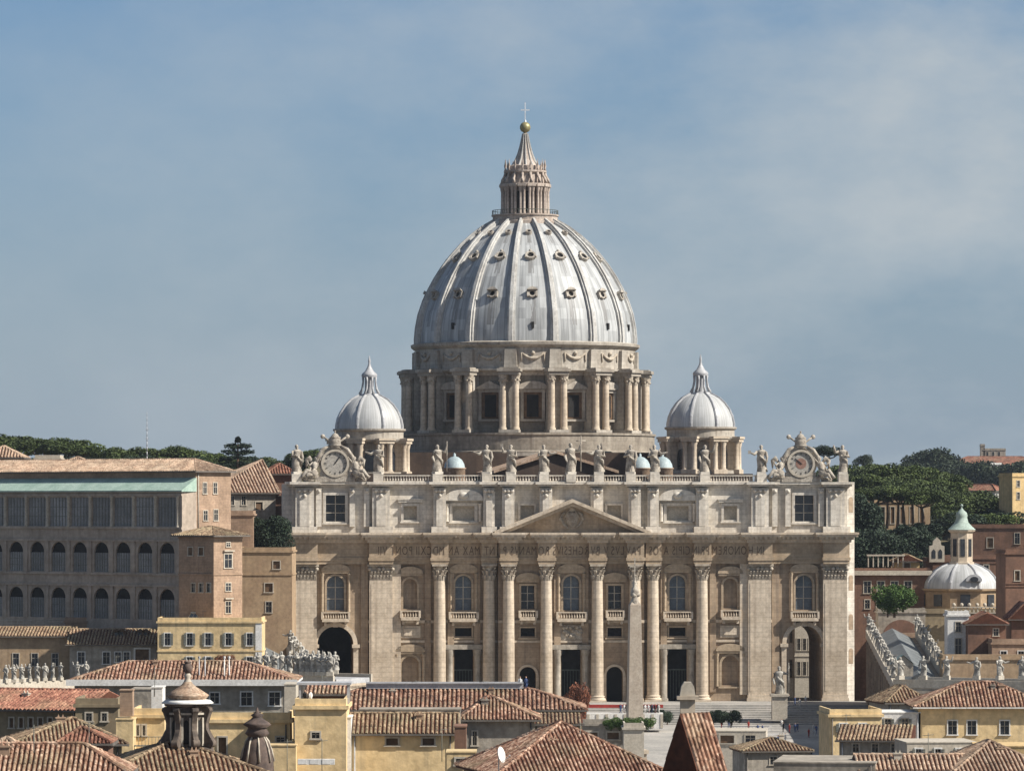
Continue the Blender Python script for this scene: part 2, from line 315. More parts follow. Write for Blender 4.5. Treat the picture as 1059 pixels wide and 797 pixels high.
M['tileold'] = tilemat('old_tan_tiles', (0.15, 0.10, 0.065), (0.28, 0.19, 0.12), (0.38, 0.29, 0.19), patch=0.6)
M['tilered'] = tilemat('red_tiles', (0.15, 0.065, 0.045), (0.25, 0.11, 0.075), (0.34, 0.18, 0.12), patch=0.3)
M['tilepale'] = tilemat('pale_tiles', (0.30, 0.20, 0.14), (0.42, 0.29, 0.20), (0.50, 0.38, 0.28), patch=0.4, lichen=(0.42, 0.34, 0.25))
M['tiledark'] = mat('tile_channels', (0.10, 0.035, 0.018), (0.06, 0.02, 0.01), 1)
M['obelisk'] = mat('obelisk_granite', (0.42, 0.36, 0.29), (0.33, 0.27, 0.21), 0.4, fine=3, rough=0.6)
M['pave'] = mat('paving', (0.42, 0.39, 0.35), (0.26, 0.25, 0.23), 0.12, fine=2)
M['ground'] = mat('ground', (0.16, 0.14, 0.11), (0.10, 0.09, 0.07), 0.02, fine=0.3)
M['hill'] = mat('hill_scrub', (0.06, 0.075, 0.03), (0.03, 0.04, 0.018), 0.06, fine=0.6)
M['hillearth'] = mat('hill_earth', (0.16, 0.12, 0.075), (0.05, 0.06, 0.025), 0.05, fine=0.6)
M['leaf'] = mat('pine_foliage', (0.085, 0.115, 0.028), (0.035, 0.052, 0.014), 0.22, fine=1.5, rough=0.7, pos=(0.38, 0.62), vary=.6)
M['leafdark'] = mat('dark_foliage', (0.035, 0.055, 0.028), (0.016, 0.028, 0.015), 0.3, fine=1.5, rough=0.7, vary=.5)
M['leaffar'] = mat('far_foliage', (0.045, 0.062, 0.03), (0.02, 0.032, 0.018), 0.1, fine=0.6, rough=0.7)
M['leafgreen'] = mat('bright_foliage', (0.09, 0.15, 0.03), (0.04, 0.08, 0.02), 0.5, fine=2, rough=0.7)
M['leafred'] = mat('rusty_foliage', (0.26, 0.09, 0.045), (0.14, 0.06, 0.035), 0.8, fine=2, rough=0.7)
M['bark'] = mat('bark', (0.16, 0.10, 0.065), (0.08, 0.05, 0.035), 0.8)
M['red'] = mat('red_cloth', (0.36, 0.04, 0.03), (0.25, 0.03, 0.025), 1)
M['blue'] = mat('blue_cloth', (0.08, 0.12, 0.25), (0.05, 0.08, 0.18), 1)
M['lightcloth'] = mat('light_cloth', (0.65, 0.63, 0.6), (0.5, 0.5, 0.5), 1)
M['blackcloth'] = mat('black_cloth', (0.03, 0.03, 0.035), (0.02, 0.02, 0.02), 1)
M['bluelead'] = mat('pale_blue_lead', (0.40, 0.47, 0.48), (0.28, 0.34, 0.35), 0.5, rough=0.5)
M['clay'] = mat('clay_finial', (0.14, 0.10, 0.08), (0.06, 0.045, 0.04), 1.2, fine=4)
M['lanternold'] = mat('weathered_lantern', (0.20, 0.155, 0.12), (0.055, 0.045, 0.04), 0.9, fine=3, streak=0.6, dark=(0.03, 0.025, 0.02))
M['skin'] = mat('skin', (0.45, 0.28, 0.2), (0.4, 0.25, 0.18), 2)
M['face'] = mat('clock_mosaic', (0.42, 0.39, 0.34), (0.30, 0.28, 0.25), 1.5)
# ================================================================ the basilica (metres, local frame: x right, y deep, z up; front wall at y = 0)
AX = R(3.76); BL = Vector((11.93, 930.0, 12.0))
bas = thing('basilica', 'vast pale travertine basilica with columned facade, great grey ribbed dome and two small domes', 'basilica', BL, AX)
Binv = Matrix.Translation(BL) @ Matrix.Rotation(AX, 4, 'Z'); BW = Binv.copy(); Binv = Binv.inverted()
def BLoc(px, py, Y): return Binv @ P(px, py, Y)
def fz(py): return 40 + (YH - py) / 5.07

CB = 14.9
RES = [(s*c, hw, e) for s in (-1, 1) for c, hw, e in ((5.2, 1.75, 2.0), (12.9, 1.75, 2.0), (16.75, 1.6, 2.0), (26.8, 1.75, 2.0), (38.7, 2.45, 1.5), (54.2, 2.6, 1.5))]
XE = 57.2
def segs(p, base=0.9, cb=1.8, extra=True, x_end=None, shrink=0):
    xe = (x_end or XE) + p
    def front(x):
        y = -base - (cb if abs(x) < CB + p else 0)
        if extra:
            for c, hw, e in RES:
                if abs(x - c) < hw + p - shrink: y = min(y, -base - e - (cb if abs(c) < CB else 0))
        return y - p
    xs = {-xe, xe, -CB - p, CB + p}
    if extra:
        for c, hw, e in RES: xs |= {c - hw - p + shrink, c + hw + p - shrink}
    xs = sorted(x for x in xs if -xe <= x <= xe)
    out = []
    for a, b in zip(xs, xs[1:]):
        if b - a < 1e-4: continue
        f = front((a+b)/2)
        if out and abs(out[-1][2] - f) < 1e-6: out[-1] = (out[-1][0], b, f)
        else: out.append((a, b, f))
    return out
def band(mb, z0, z1, p, yb=6, **k):
    for a, b, f in segs(p, **k): mb.box(a, b, f, yb, z0, z1)

# --- lower wall with its openings
bays = {0: 'c', 45/5.07: 'n', -45/5.07: 'n', 111/5.07: 'w', -111/5.07: 'w', 166/5.07: 'b', -166/5.07: 'b', 243/5.07: 'e', -243/5.07: 'e'}
def hole(bx, hw, z0, z1, a=False): return (bx-hw, bx+hw, z0, z1, a)
ZG = -0.2
wallm = MB(); wl = []
center_h = []; side_h = []
ARCH = []; 
for bx, k in bays.items():
    tgt = center_h if abs(bx) < CB else side_h
    if k in 'cwe': tgt.append(hole(bx, 1.65 if k != 'e' else 1.75, 18.6, 25.6, True))
    if k == 'n': tgt.append(hole(bx, 1.35, 18.9, 23.6))
    if k == 'b': tgt.append(hole(bx, 1.4, 18.9, 25.0, True)); tgt.append(hole(bx, 1.75, 3.2, 9.2, True))
    if k in 'cw': tgt.append(hole(bx, 2.05, ZG, 10.7))
    if k == 'n': tgt.append(hole(bx, 1.7, ZG, 7.1, True))
    if k in 'nw': tgt.append(hole(bx, 1.45 if k == 'n' else 1.7, 13.3, 15.0))
    if k == 'e': ARCH.append(bx)
wc = MB(); wc.wall(-CB, CB, ZG, 28.2, -1.8, 1.2, center_h)
ws = MB()
for s in (-1, 1):
    a, b = (CB, 41.4) if s > 0 else (-41.4, -CB)
    ws.wall(a, b, ZG, 28.2, 0.0, 1.6, [h for h in side_h if a < h[0] < b])
    a, b = (41.4, XE-0.5) if s > 0 else (-XE+0.5, -41.4)
    hs = [h for h in side_h if a < h[0] < b]
    bx = ARCH[0] if s*ARCH[0] > 0 else ARCH[1]
    # end bay: window part of shallow depth above, great arch running through below
    ws.wall(a, b, 16.0, 28.2, 0.0, 1.6, hs)
    ws.wall(a, b, ZG, 16.0, 0.0, 20.0, [hole(bx, 3.65, ZG, 15.35, True)], back=True)
for v, f, sm in ((ws.v, ws.f, ws.smooth),): pass
o_ = len(wc.v); wc.v += ws.v; wc.f += [tuple(i+o_ for i in f) for f in ws.f]; wc.smooth += ws.smooth
# inner masses closing the shell
wc.box(-XE+0.5, -41.4, 1.6, 20, 16.2, 44.0); wc.box(41.4, XE-0.5, 1.6, 20, 16.2, 44.0)
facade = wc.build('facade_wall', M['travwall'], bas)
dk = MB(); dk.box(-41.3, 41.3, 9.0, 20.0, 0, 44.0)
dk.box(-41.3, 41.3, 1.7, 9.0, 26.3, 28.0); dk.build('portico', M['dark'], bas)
# added dark block stands in for shade inside the left carriage arch, light passage on the right
b_ = MB(); b_.box(-52.2, -43.0, 17.0, 18.6, ZG, 15.8); b_.build('passage_dark_back', M['dark'], bas)

# end strips (slightly set back, turned flank)
st = MB()
for s in (-1, 1):
    p = [(XE-0.5, 0.9), (XE+1.4, 2.0), (XE+1.4, 18.0), (XE-0.5, 18.0)]
    if s < 0: p = [(-x, y) for x, y in p][::-1]
    st.slab(p, ZG, 44.3)
flank = st.build('flank_wall', M['travtop'], bas)
for z in (7.5, 14.5, 22.5, 38.5):   # small arched niches on the lit flank
    for s in (1,):
        ang = math.atan2(1.1, 1.9); Mx = Matrix.Translation((XE+0.6, 1.54, z)) @ Matrix.Rotation(ang, 4, 'Z')
        nm = MB(Mx)
        pts = [(-0.55, 0), (0.55, 0)] + [(0.55*math.cos(math.pi*k/8), 2.6+0.55*math.sin(math.pi*k/8)) for k in range(9)]
        nm.prism(pts, -0.06, 0.2); nm.build('niche', M['travwall'], flank)

# --- small wall pilasters flanking each column, string courses, base
pl = MB()
for c, hw, e in RES:
    y0 = -1.8 if abs(c) < CB else 0.0
    if abs(c) > 30:
        for s in (-1, 1):
            xa = c + s*(hw + 0.9); 
            if abs(c) < 50: pl = MB(); pl.box(xa-0.75, xa+0.75, y0-0.45, y0+0.1, 1.8, 28.0); pl.build('wall_pilaster', M['travwall'], bas)
    else:
        for s in (-1, 1):
            xa = c + s*2.35
            if CB - 1.0 < abs(xa) < CB + 1.0 or 7 < abs(xa) < 11: continue
            pl = MB(); pl.box(xa-0.65, xa+0.65, y0-0.5, y0+0.1, 1.8, 28.0); pl.build('wall_pilaster', M['travwall'], bas)
sc_ = MB()
for (z0, z1, p) in ((12.0, 12.5, 0.35), (16.0, 16.6, 0.5)):
    sc_.box(-CB-0.001, CB+0.001, -1.8-p, -1.6, z0, z1)
    for s in (-1, 1):
        a, b = sorted((s*(CB+0.002), s*41.3)); sc_.box(a, b, -p, 0.3, z0, z1)
sc_.build('string_course', M['trav'], bas)

# --- giant columns
def col_shaft(r, z0, z1, n=20):
    m = MB(); pr = []
    for i in range(9):
        t = i/8; pr.append((r*(1 - 0.14*t**1.8), z0 + (z1-z0)*t))
    m.lathe(pr, n); return m
def col_base(r, z0=0.0, h=1.4):
    m = MB(); w = r*1.38; m.box(-w, w, -w, w, z0, z0+h*0.35)
    m.lathe([(r*1.34, z0+h*.35), (r*1.38, z0+h*.45), (r*1.34, z0+h*.57), (r*1.15, z0+h*.62), (r*1.12, z0+h*.7), (r*1.22, z0+h*.76), (r*1.22, z0+h*.86), (r*1.03, z0+h*.9), (r*1.0, z0+h)], 20); return m
def capital(r, z0, z1):
    m = MB(); h = z1-z0
    m.lathe([(r*0.9, z0), (r*0.88, z0+h*.5), (r*1.05, z0+h*.85), (r*1.2, z0+h*.88)], 16)
    for tier, (za, zb, n, ph, out) in enumerate(((0, .36, 8, 0, 1.22), (.3, .64, 8, .39, 1.36))):
        for k in range(n):
            a = ph + 2*math.pi*k/n; m.M = Matrix.Rotation(a, 4, 'Z')
            w = r*0.26
            m.add([(r*.9, -w, z0+h*za), (r*.9, w, z0+h*za), (r*out, w*.8, z0+h*zb*.98), (r*out, -w*.8, z0+h*zb*.98), (r*(out+.12), 0, z0+h*(zb-.06)), (r*.92, -w*.7, z0+h*zb), (r*.92, w*.7, z0+h*zb)],
                  [(0,1,2,3),(3,2,4),(2,6,5,3),(1,6,2),(0,3,5)])
    for k in range(4):
        a = math.pi/4 + math.pi/2*k; m.M = Matrix.Rotation(a, 4, 'Z')
        m.ball((r*1.38, 0, z0+h*.78), r*.24, 8)
        m.add([(r*.8,-r*.1,z0+h*.5),(r*.8,r*.1,z0+h*.5),(r*1.55,r*.1,z0+h*.86),(r*1.55,-r*.1,z0+h*.86)], [(0,1,2,3)])
    m.M = None; w = r*1.36
    m.box(-w, w, -w, w, z0+h*.88, z1); return m
def set_mesh(o):
    return o.data
col_proto = {'s': col_shaft(1.27, 1.3, 24.6).build('column', M['trav'], bas)}
cb_ = col_base(1.27, -0.2, 1.6).build('column_base', M['trav'], col_proto['s']); cc_ = capital(1.16, 24.6, 28.0).build('capital', M['capital'], col_proto['s'])
first = True
for c, hw, e in RES:
    if abs(c) > 30: continue
    y = -1.6 - (1.8 if abs(c) < CB else 0)
    if first: o = col_proto['s']; first = False
    else:
        o = col_proto['s'].copy(); scene.collection.objects.link(o)
        for ch in (cb_, cc_): d = ch.copy(); scene.collection.objects.link(d); d.parent = o
    o.location = (c, y, 0)
# --- giant pilasters (flat) at the four outer positions
def pilaster_parts(hw):
    a = MB(); a.box(-hw, hw, -1.25, 0.1, 1.3, 24.6)
    a.box(-hw+0.35, -hw+0.7, -1.32, -1.2, 2.0, 24.0) 
    b = MB(); b.box(-hw-0.35, hw+0.35, -1.6, 0.15, -0.2, 0.6); b.box(-hw-0.18, hw+0.18, -1.43, 0.14, 0.6, 1.3)
    c = MB(); c.box(-hw, hw, -1.2, 0.12, 24.6, 27.5); c.box(-hw-0.45, hw+0.45, -1.7, 0.13, 27.5, 28.0)
    rnd = random.Random(4)
    for tier, (z, zt, out) in enumerate(((24.7, 25.75, .3), (25.6, 26.6, .5))):
        n = int(hw*2/0.62); 
        for k in range(n):
            x = -hw + (k+.5)*2*hw/n + (0.15 if tier else 0)
            c.add([(x-.26,-1.2,z),(x+.26,-1.2,z),(x+.22,-1.2-out,zt),(x-.22,-1.2-out,zt),(x,-1.28-out,zt-.25),(x+.2,-1.2,zt+.05),(x-.2,-1.2,zt+.05)], [(0,1,2,3),(3,2,4),(2,5,6,3),(1,5,2),(0,3,6)])
    for x in (-hw, hw, -hw*.18, hw*.18): c.ball((x, -1.5, 27.0), .42, 8)
    return a, b, c
for hw in (2.35, 2.45):
    a, b, c = pilaster_parts(hw); protos = None
    for s in (-1, 1):
        x = s*(38.7 if hw == 2.35 else 54.2)
        if protos is None:
            o = a.build('pilaster', M['trav'], bas); b_ = b.build('pilaster_base', M['trav'], o); c_ = c.build('capital', M['capital'], o); protos = (o, b_, c_)
        else:
            o = protos[0].copy(); scene.collection.objects.link(o)
            for q in protos[1:]: d = q.copy(); scene.collection.objects.link(d); d.parent = o
        o.location = (x, 0, 0)
        if hw > 2.4: continue
        # secondary strip pilaster beside the main one, set back, like the photograph's doubled edge
        s2 = MB(); s2.box(-1.5, 1.5, -0.75, 0.1, 1.3, 27.98)
        q = s2.build('pilaster', M['trav'], bas); q.location = (x + (-s)*(hw+0.2) + (s*2*(hw+.2) if False else 0), 0, 0)

# --- entablature
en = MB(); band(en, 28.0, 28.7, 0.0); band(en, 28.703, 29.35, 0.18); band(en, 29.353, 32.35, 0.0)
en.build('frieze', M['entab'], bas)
co = MB(); band(co, 32.353, 32.9, 0.35); band(co, 32.903, 33.5, 0.8); band(co, 33.503, 33.95, 1.55); band(co, 33.953, 34.4, 1.75)
for a, b, f in segs(0.0):     # dentils
    n = max(1, int((b-a)/0.9))
    for k in range(n):
        x = a + (k+.5)*(b-a)/n; co.box(x-.25, x+.25, f-1.3, f, 33.0, 33.48)
co.build('cornice', M['trav'], bas)

# --- inscription, mirrored as it appears in the photograph
txt = ["IN HONOREM PRINCIPIS APOST", "PAVLVS V BVRGHESIVS ROMANVS", "PONT MAX AN MDCXII PONT VII"]
full = " ".join(txt)
ins = MB(); cache = {}
def glyph(ch):
    if ch in cache: return cache[ch]
    cu = bpy.data.curves.new('glyph', 'FONT'); cu.body = ch; cu.size = 2.5; cu.extrude = 0.0; cu.resolution_u = 3
    ob = bpy.data.objects.new('glyph', cu); scene.collection.objects.link(ob)
    dg = bpy.context.evaluated_depsgraph_get(); me = bpy.data.meshes.new_from_object(ob.evaluated_get(dg))
    vs = [tuple(v.co) for v in me.vertices]; fs = [tuple(p.vertices) for p in me.polygons]
    w = max([v[0] for v in vs], default=0.0); bpy.data.objects.remove(ob); bpy.data.meshes.remove(me)
    cache[ch] = (vs, fs, w); return cache[ch]
tot = sum((glyph(c)[2] + 0.32) if c != ' ' else 0.95 for c in full); width = 79.0; sx_ = width/tot
x = width/2
fr = segs(0.0)
for ch in full:
    if ch == ' ': x -= 0.95*sx_; continue
    vs, fs, w = glyph(ch); w2 = (w+0.32)*sx_; xc = x - w2/2
    yb = max(-99, min(f for a, b, f in fr if a - 0.0 <= xc <= b) if any(a <= xc <= b for a, b, f in fr) else -0.9)
    ins.add([(x - v[0]*sx_, yb - 0.06, 29.9 + v[1]) for v in vs], [tuple(f) for f in fs]); x -= w2
insc = ins.build('inscription', mat('inscription_letters', (0.17, 0.12, 0.08), (0.12, 0.085, 0.055), 1), bas)

# --- pediment
pm = MB(); PW = 15.0; ZP = 34.403; AP = 41.2
pm.prism([(-PW+0.6, ZP), (PW-0.6, ZP), (0, AP-0.9)], -3.2, 0.5)
ped = pm.build('pediment', M['entab'], bas)
rk = MB()
for s in (-1, 1):
    for (t0, t1, y) in ((-0.15, 0.55, -5.1), (0.553, 1.25, -6.3)):
        k = (AP-ZP-0.6)/PW
        poly = [(0, AP-1.25+t0), (0, AP-1.25+t1), (s*(PW+.9), AP-1.25+t1-k*(PW+.9)), (s*(PW+.9), AP-1.25+t0-k*(PW+.9))]
        if s > 0: poly = poly[::-1]
        rk.prism(poly, y, 0.4)
rk.build('raking_cornice', M['trav'], ped)
sh = MB()
sh.M = Matrix.Translation((0, -3.2, 37.2))
sh.lathe([(0.01, -1.9), (0.9, -1.3), (1.35, -.2), (1.4, .9), (1.0, 1.3), (0.01, 1.4)], 14, sq=(1, .45))
sh.ball((0, 0, 2.1), .75, 10, (1.1, .6, 1.1)); 
for s in (-1, 1):
    sh.tube([(s*1.2, 0, 1.4), (s*2.0, 0, 1.0), (s*2.3, 0, 0), (s*1.7, 0, -1.1), (s*.8, -.1, -1.9)], [.2, .4, .42, .35, .2]); sh.tube([(s*.1,-.2,2.6),(s*1.5,-.2,.2)], .16)
sh.build('coat_of_arms', M['capital'], ped)

# --- attic
at_h = []
for bx, k in bays.items():
    if k == 'e': at_h.append(hole(bx, 1.95, fz(539), fz(512)))
    if k == 'b': at_h.append(hole(bx, 1.35, fz(537.5), fz(523)))
    if k == 'w': at_h.append(hole(bx, 2.25, fz(538), fz(523)))
    if k == 'n': at_h.append(hole(bx, 1.4, fz(537.5), fz(522.5)))
aw = MB(); aw.wall(-XE+0.4, XE-0.4, 34.41, 43.8, -0.4, 1.5, at_h)
aw.box(-41.3, 41.3, 1.55, 20, 28.3, 44.0)
attic = aw.build('attic_wall', M['travtop'], bas)
ap = MB(); band(ap, 34.415, 35.6, 0.25, yb=0.6, base=0.2, cb=0.6, shrink=0.3)
for c, hw, e in RES:
    w = hw*0.72; yf = -2.1 - (0.6 if abs(c) < CB else 0) + (0.4 if abs(c) > 30 else 0)
    ap.box(c-w, c+w, yf, 0.5, 35.603, 43.5)
    ap.box(c-w*.55, c+w*.55, yf-0.25, yf+.1, 35.7, 42.2)
    for q in (-1, 0, 1): ap.ball((c+q*w*.6, yf-.25, 42.9), .42, 8)
    ap.ball((c, yf-.3, 41.9), .4, 8)
for s in (-1, 1):                                   # thin strips framing the clock-tower windows
    for dx in (-3.4, 3.4, -6.1, 6.3):
        x = s*243/5.07 + dx; ap.box(x-.55, x+.55, -1.15, 0.5, 35.603, 43.4); ap.ball((x, -1.2, 42.8), .4, 8)
ap.build('attic_pier', M['travtop'], attic)
ac = MB(); band(ac, 43.803, 44.2, 0.5, base=0.5, cb=0.4, shrink=0.5); band(ac, 44.203, 44.7, 0.95, base=0.5, cb=0.4, shrink=0.5)
ac.build('attic_cornice', M['travtop'], attic)
# balustrade
bl = MB(); 
def balrow(m, a, b, y, z0, z1, step=0.55, t=0.3):
    m.box(a, b, y-t, y+t, z0, z0+0.2); m.box(a, b, y-t, y+t, z1-0.22, z1)
    n = int((b-a)/step)
    for k in range(n):
        x = a+(k+.5)*(b-a)/n; h = z1-z0
        m.lathe([(.09, z0+.2), (.17, z0+.2+(h-.42)*.3), (.08, z0+.2+(h-.42)*.65), (.13, z1-.22)], 6, (x, y))
SX = [(px-590)/5.07 for px in (307, 391, 452, 503, 528, 562, 590, 619, 652, 677, 729, 788, 873)]
ped_x = sorted(SX)
for a, b in zip(ped_x, ped_x[1:]):
    if abs(a+b) > 2*41 : continue
    balrow(bl, a+1.0, b-1.0, -0.9, 44.703, 46.1)
for x in ped_x: bl.box(x-1.0, x+1.0, -2.0, 0.5, 44.703, 46.3)
bl.build('balustrade', M['travtop'], attic)

# --- windows
def ped_seg(m, w, z, h, y0, y1, kind):
    if kind == 't': m.prism([(-w, z), (w, z), (w, z+.15), (0, z+h), (-w, z+.15)], y0, y1)
    else:
        pts = [(-w, z), (w, z)] + [(w*math.cos(math.pi*k/10), z+.2+(h-.2)*math.sin(math.pi*k/10)) for k in range(11)]
        m.prism(pts, y0, y1)
def window(bx, hw, z0, z1, y, arch, glass, frame=0.45, pedk=None, balc=0, colon=False, deep=0.9, mullion=True, name='window', balz=None, bars=None):
    f = MB()
    f.box(-hw-frame, -hw, -0.28, 0.15, z0-.3, z1 - (hw if arch else 0)); f.box(hw, hw+frame, -0.28, 0.15, z0-.3, z1-(hw if arch else 0))
    if arch:
        n = 12; zc = z1-hw
        for k in range(n):
            a0, a1 = math.pi*k/n, math.pi*(k+1)/n; r0, r1 = hw, hw+frame
            f.prism([(r0*math.cos(a0), zc+r0*math.sin(a0)), (r1*math.cos(a0), zc+r1*math.sin(a0)), (r1*math.cos(a1), zc+r1*math.sin(a1)), (r0*math.cos(a1), zc+r0*math.sin(a1))], -0.28, 0.15)
    else: f.box(-hw-frame, hw+frame, -0.3, 0.15, z1, z1+frame)
    f.box(-hw-frame-.2, hw+frame+.2, -0.5, 0.15, z0-.6, z0-.3)
    if pedk:
        zp = z1 + (0.55 if arch else frame+.25)
        ped_seg(f, hw+frame+.75, zp+.45, 1.5 if pedk != 'flat' else .3, -0.75, 0.15, pedk); f.box(-hw-frame-.6, hw+frame+.6, -0.6, 0.15, zp, zp+.44)
    if colon:
        for s in (-1, 1):
            x = s*(hw+frame+.5); f.lathe([(.38, z0-.2), (.3, z0+.1), (.3, z1-.2), (.42, z1+.2), (.45, z1+.5)], 10, (x, -0.45))
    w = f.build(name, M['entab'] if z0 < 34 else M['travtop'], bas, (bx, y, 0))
    p = MB(); p.box(-hw-.05, hw+.05, deep, deep+.1, z0-.05, z1+.05)
    p.build('pane', M[glass], w)
    if mullion:
        q = MB(); q.box(-.09, .09, deep-.12, deep-.02, z0, z1 - .1)
        nb = bars or 3
        for k in range(1, nb): zz = z0+(z1-z0)*k/nb; q.box(-hw, hw, deep-.1, deep-.03, zz-.07, zz+.07)
        q.build('mullion', M['trim'] if glass != 'dark' else M['bronze'], w)
    if balc:
        g = MB(); zb = (balz or z0-.3); ww = hw+balc
        g.box(-ww, ww, -1.9, 0.1, zb-2.0, zb-1.5); 
        M0 = g.M; balrow(g, -ww, ww, -1.65, zb-1.5, zb, .5, .22)
        for s in (-1, 1):
            g.box(s*ww-.2, s*ww+.2, -1.9, 0.1, zb-1.497, zb-.02); g.box(s*ww*.75-.25, s*ww*.75+.25, -1.3, .1, zb-2.8, zb-2.0)
        g.build('balcony', M['trav'], w)
    return w
for bx, k in bays.items():
    y = -1.8 if abs(bx) < CB else 0
    if k == 'c': window(bx, 1.65, 18.6, 25.6, y, True, 'glassb', pedk='s', balc=1.3, colon=True)
    if k == 'w': window(bx, 1.65, 18.6, 25.6, y, True, 'glassb', pedk='s', balc=1.2, colon=True)
    if k == 'e': window(bx, 1.75, 18.6, 25.6, y, True, 'glassb', pedk='s', balc=1.0, colon=True)
    if k == 'n': window(bx, 1.35, 18.9, 23.6, y, False, 'glassd', pedk='s', balc=.4, mullion=True)
    if k == 'b':
        window(bx, 1.4, 18.9, 25.0, y, True, 'travwall', pedk='s', balc=.5, mullion=False, name='blind_window')
        window(bx, 1.75, 3.2, 9.2, y, True, 'travwall', pedk='s', mullion=False, name='niche', frame=.5, colon=True)
        f = MB(); f.box(-2.1, 2.1, -.3, .1, 13.0, 15.4); f.box(-1.3, 1.3, -.5, -.25, 13.5, 14.9); f.build('relief_panel', M['trav'], bas, (bx, y, 0))
    if k in 'nw': window(bx, 1.45 if k == 'n' else 1.7, 13.3, 15.0, y, False, 'dark', frame=.3, mullion=False, name='mezzanine_window')
    if k == 'c': f = MB(); f.box(-2.6, 2.6, -.35, .1, 12.6, 15.6); [f.ball((random.Random(i).uniform(-2, 2), -.35, random.Random(i+9).uniform(13, 15.2)), .45, 8) for i in range(16)]; f.build('relief_panel', M['capital'], bas, (bx, y, 0))
    if k in 'cw':
        d = MB(); d.box(-2.05, 2.05, 2.9, 3.0, ZG, 10.7); dr = d.build('door', M['dark'], bas, (bx, y, 0))
        g = MB()
        for s in (-1, 1):
            g.lathe([(.95, -.1), (.95, .5), (.72, .7), (.68, 9.2), (.85, 9.6), (1.0, 10.6)], 14, (s*2.85, -.35))
        g.box(-3.9, 3.9, -1.2, .1, 10.65, 11.6); g.build('door_frame', M['grey'], dr)
        l = MB(); l.box(-2.0, 2.0, 2.2, 2.3, 6.2, 6.5); 
        for q in range(-3, 4): l.box(q*.6-.05, q*.6+.05, 2.2, 2.28, ZG, 6.2)
        l.build('gate', M['bronze'], dr)
    if k == 'n':
        d = MB(); d.box(-1.7, 1.7, 2.4, 2.5, ZG, 7.1); dr = d.build('door', M['dark'], bas, (bx, y, 0))
        g = MB(); zc = 7.1-1.7
        for q in range(12):
            a0, a1 = math.pi*q/12, math.pi*(q+1)/12; g.prism([(1.7*math.cos(a0), zc+1.7*math.sin(a0)), (2.2*math.cos(a0), zc+2.2*math.sin(a0)), (2.2*math.cos(a1), zc+2.2*math.sin(a1)), (1.7*math.cos(a1), zc+1.7*math.sin(a1))], -.25, .1)
        g.box(-2.3, -1.7, -.25, .1, 0, zc); g.box(1.7, 2.3, -.25, .1, 0, zc); g.build('door_frame', M['trav'], dr)
    ya = -0.4
    if k == 'e': window(bx, 1.95, fz(539), fz(512), ya, False, 'glassd', frame=.55, bars=3)
    if k == 'b': window(bx, 1.35, fz(537.5), fz(523), ya, False, 'trim', frame=.5, pedk='flat', mullion=False, name='blind_window')
    if k == 'w': wq = window(bx, 2.25, fz(538), fz(523), ya, False, 'trim', frame=.6, mullion=False, colon=True, name='blind_window'); hq = MB(); hq.prism([(-3.9, 40.9), (3.9, 40.9), (3.9, 41.3)] + [(3.9*math.cos(math.pi*t/12), 41.3+1.9*math.sin(math.pi*t/12)) for t in range(1, 12)] + [(-3.9, 41.3)], -1.3, .1); hq.ball((0, -1.3, 41.9), .8, 10, (1.3, .5, .9)); hq.build('hood', M['travtop'], wq)
    if k == 'n': window(bx, 1.4, fz(537.5), fz(522.5), ya, False, 'trim', frame=.45, mullion=False, name='blind_window')
for bx in ARCH:                                       # archivolts and imposts of the carriage arches
    g = MB(); zc = 11.7
    for q in range(18):
        a0, a1 = math.pi*q/18, math.pi*(q+1)/18; g.prism([(3.65*math.cos(a0), zc+3.65*math.sin(a0)), (4.5*math.cos(a0), zc+4.5*math.sin(a0)), (4.5*math.cos(a1), zc+4.5*math.sin(a1)), (3.65*math.cos(a1), zc+3.65*math.sin(a1))], -.35, .1)
    for s in (-1, 1):
        g.box(s*4.15-.8, s*4.15+.8, -.9, .1, 11.0, 11.7); g.box(s*4.15-.5, s*4.15+.5, -.5, .1, 1.3, 11.0)
    g.prism([(-.5, 15.2), (.5, 15.2), (.7, 16.5), (-.7, 16.5)], -.7, .1)
    g.build('archivolt', M['trav'], bas, (bx, 0, 0))

# --- bodies behind the facade
bd = MB()
bd.box(-40, 40, 20.01, 180, 0, 43.4); bd.box(-52, -40, 60, 150, 0, 42.0); bd.box(40, 52, 60, 150, 0, 42.0)
bd.box(-33, 33, 104, 166, 43.4, 51.9)
for s in (-1, 1): bd.box(s*37.5-10.5, s*37.5+10.5, 89, 111, 42, 47.0)
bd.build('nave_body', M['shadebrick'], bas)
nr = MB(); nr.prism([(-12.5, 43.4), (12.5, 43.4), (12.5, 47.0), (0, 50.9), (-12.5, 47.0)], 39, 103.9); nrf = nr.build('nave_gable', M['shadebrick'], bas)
ng = MB()
for s in (-1, 1):
    poly = [(0, 50.9), (0, 51.5), (s*13.3, 47.35), (s*13.3, 46.75)]
    ng.prism(poly if s < 0 else poly[::-1], 38.2, 103.8)
ng.build('nave_roof', M['tilepale'], nrf)
# ================================================================ domes
DY = 135.0
def dz(py): return 40 + (YH - py) / 4.427
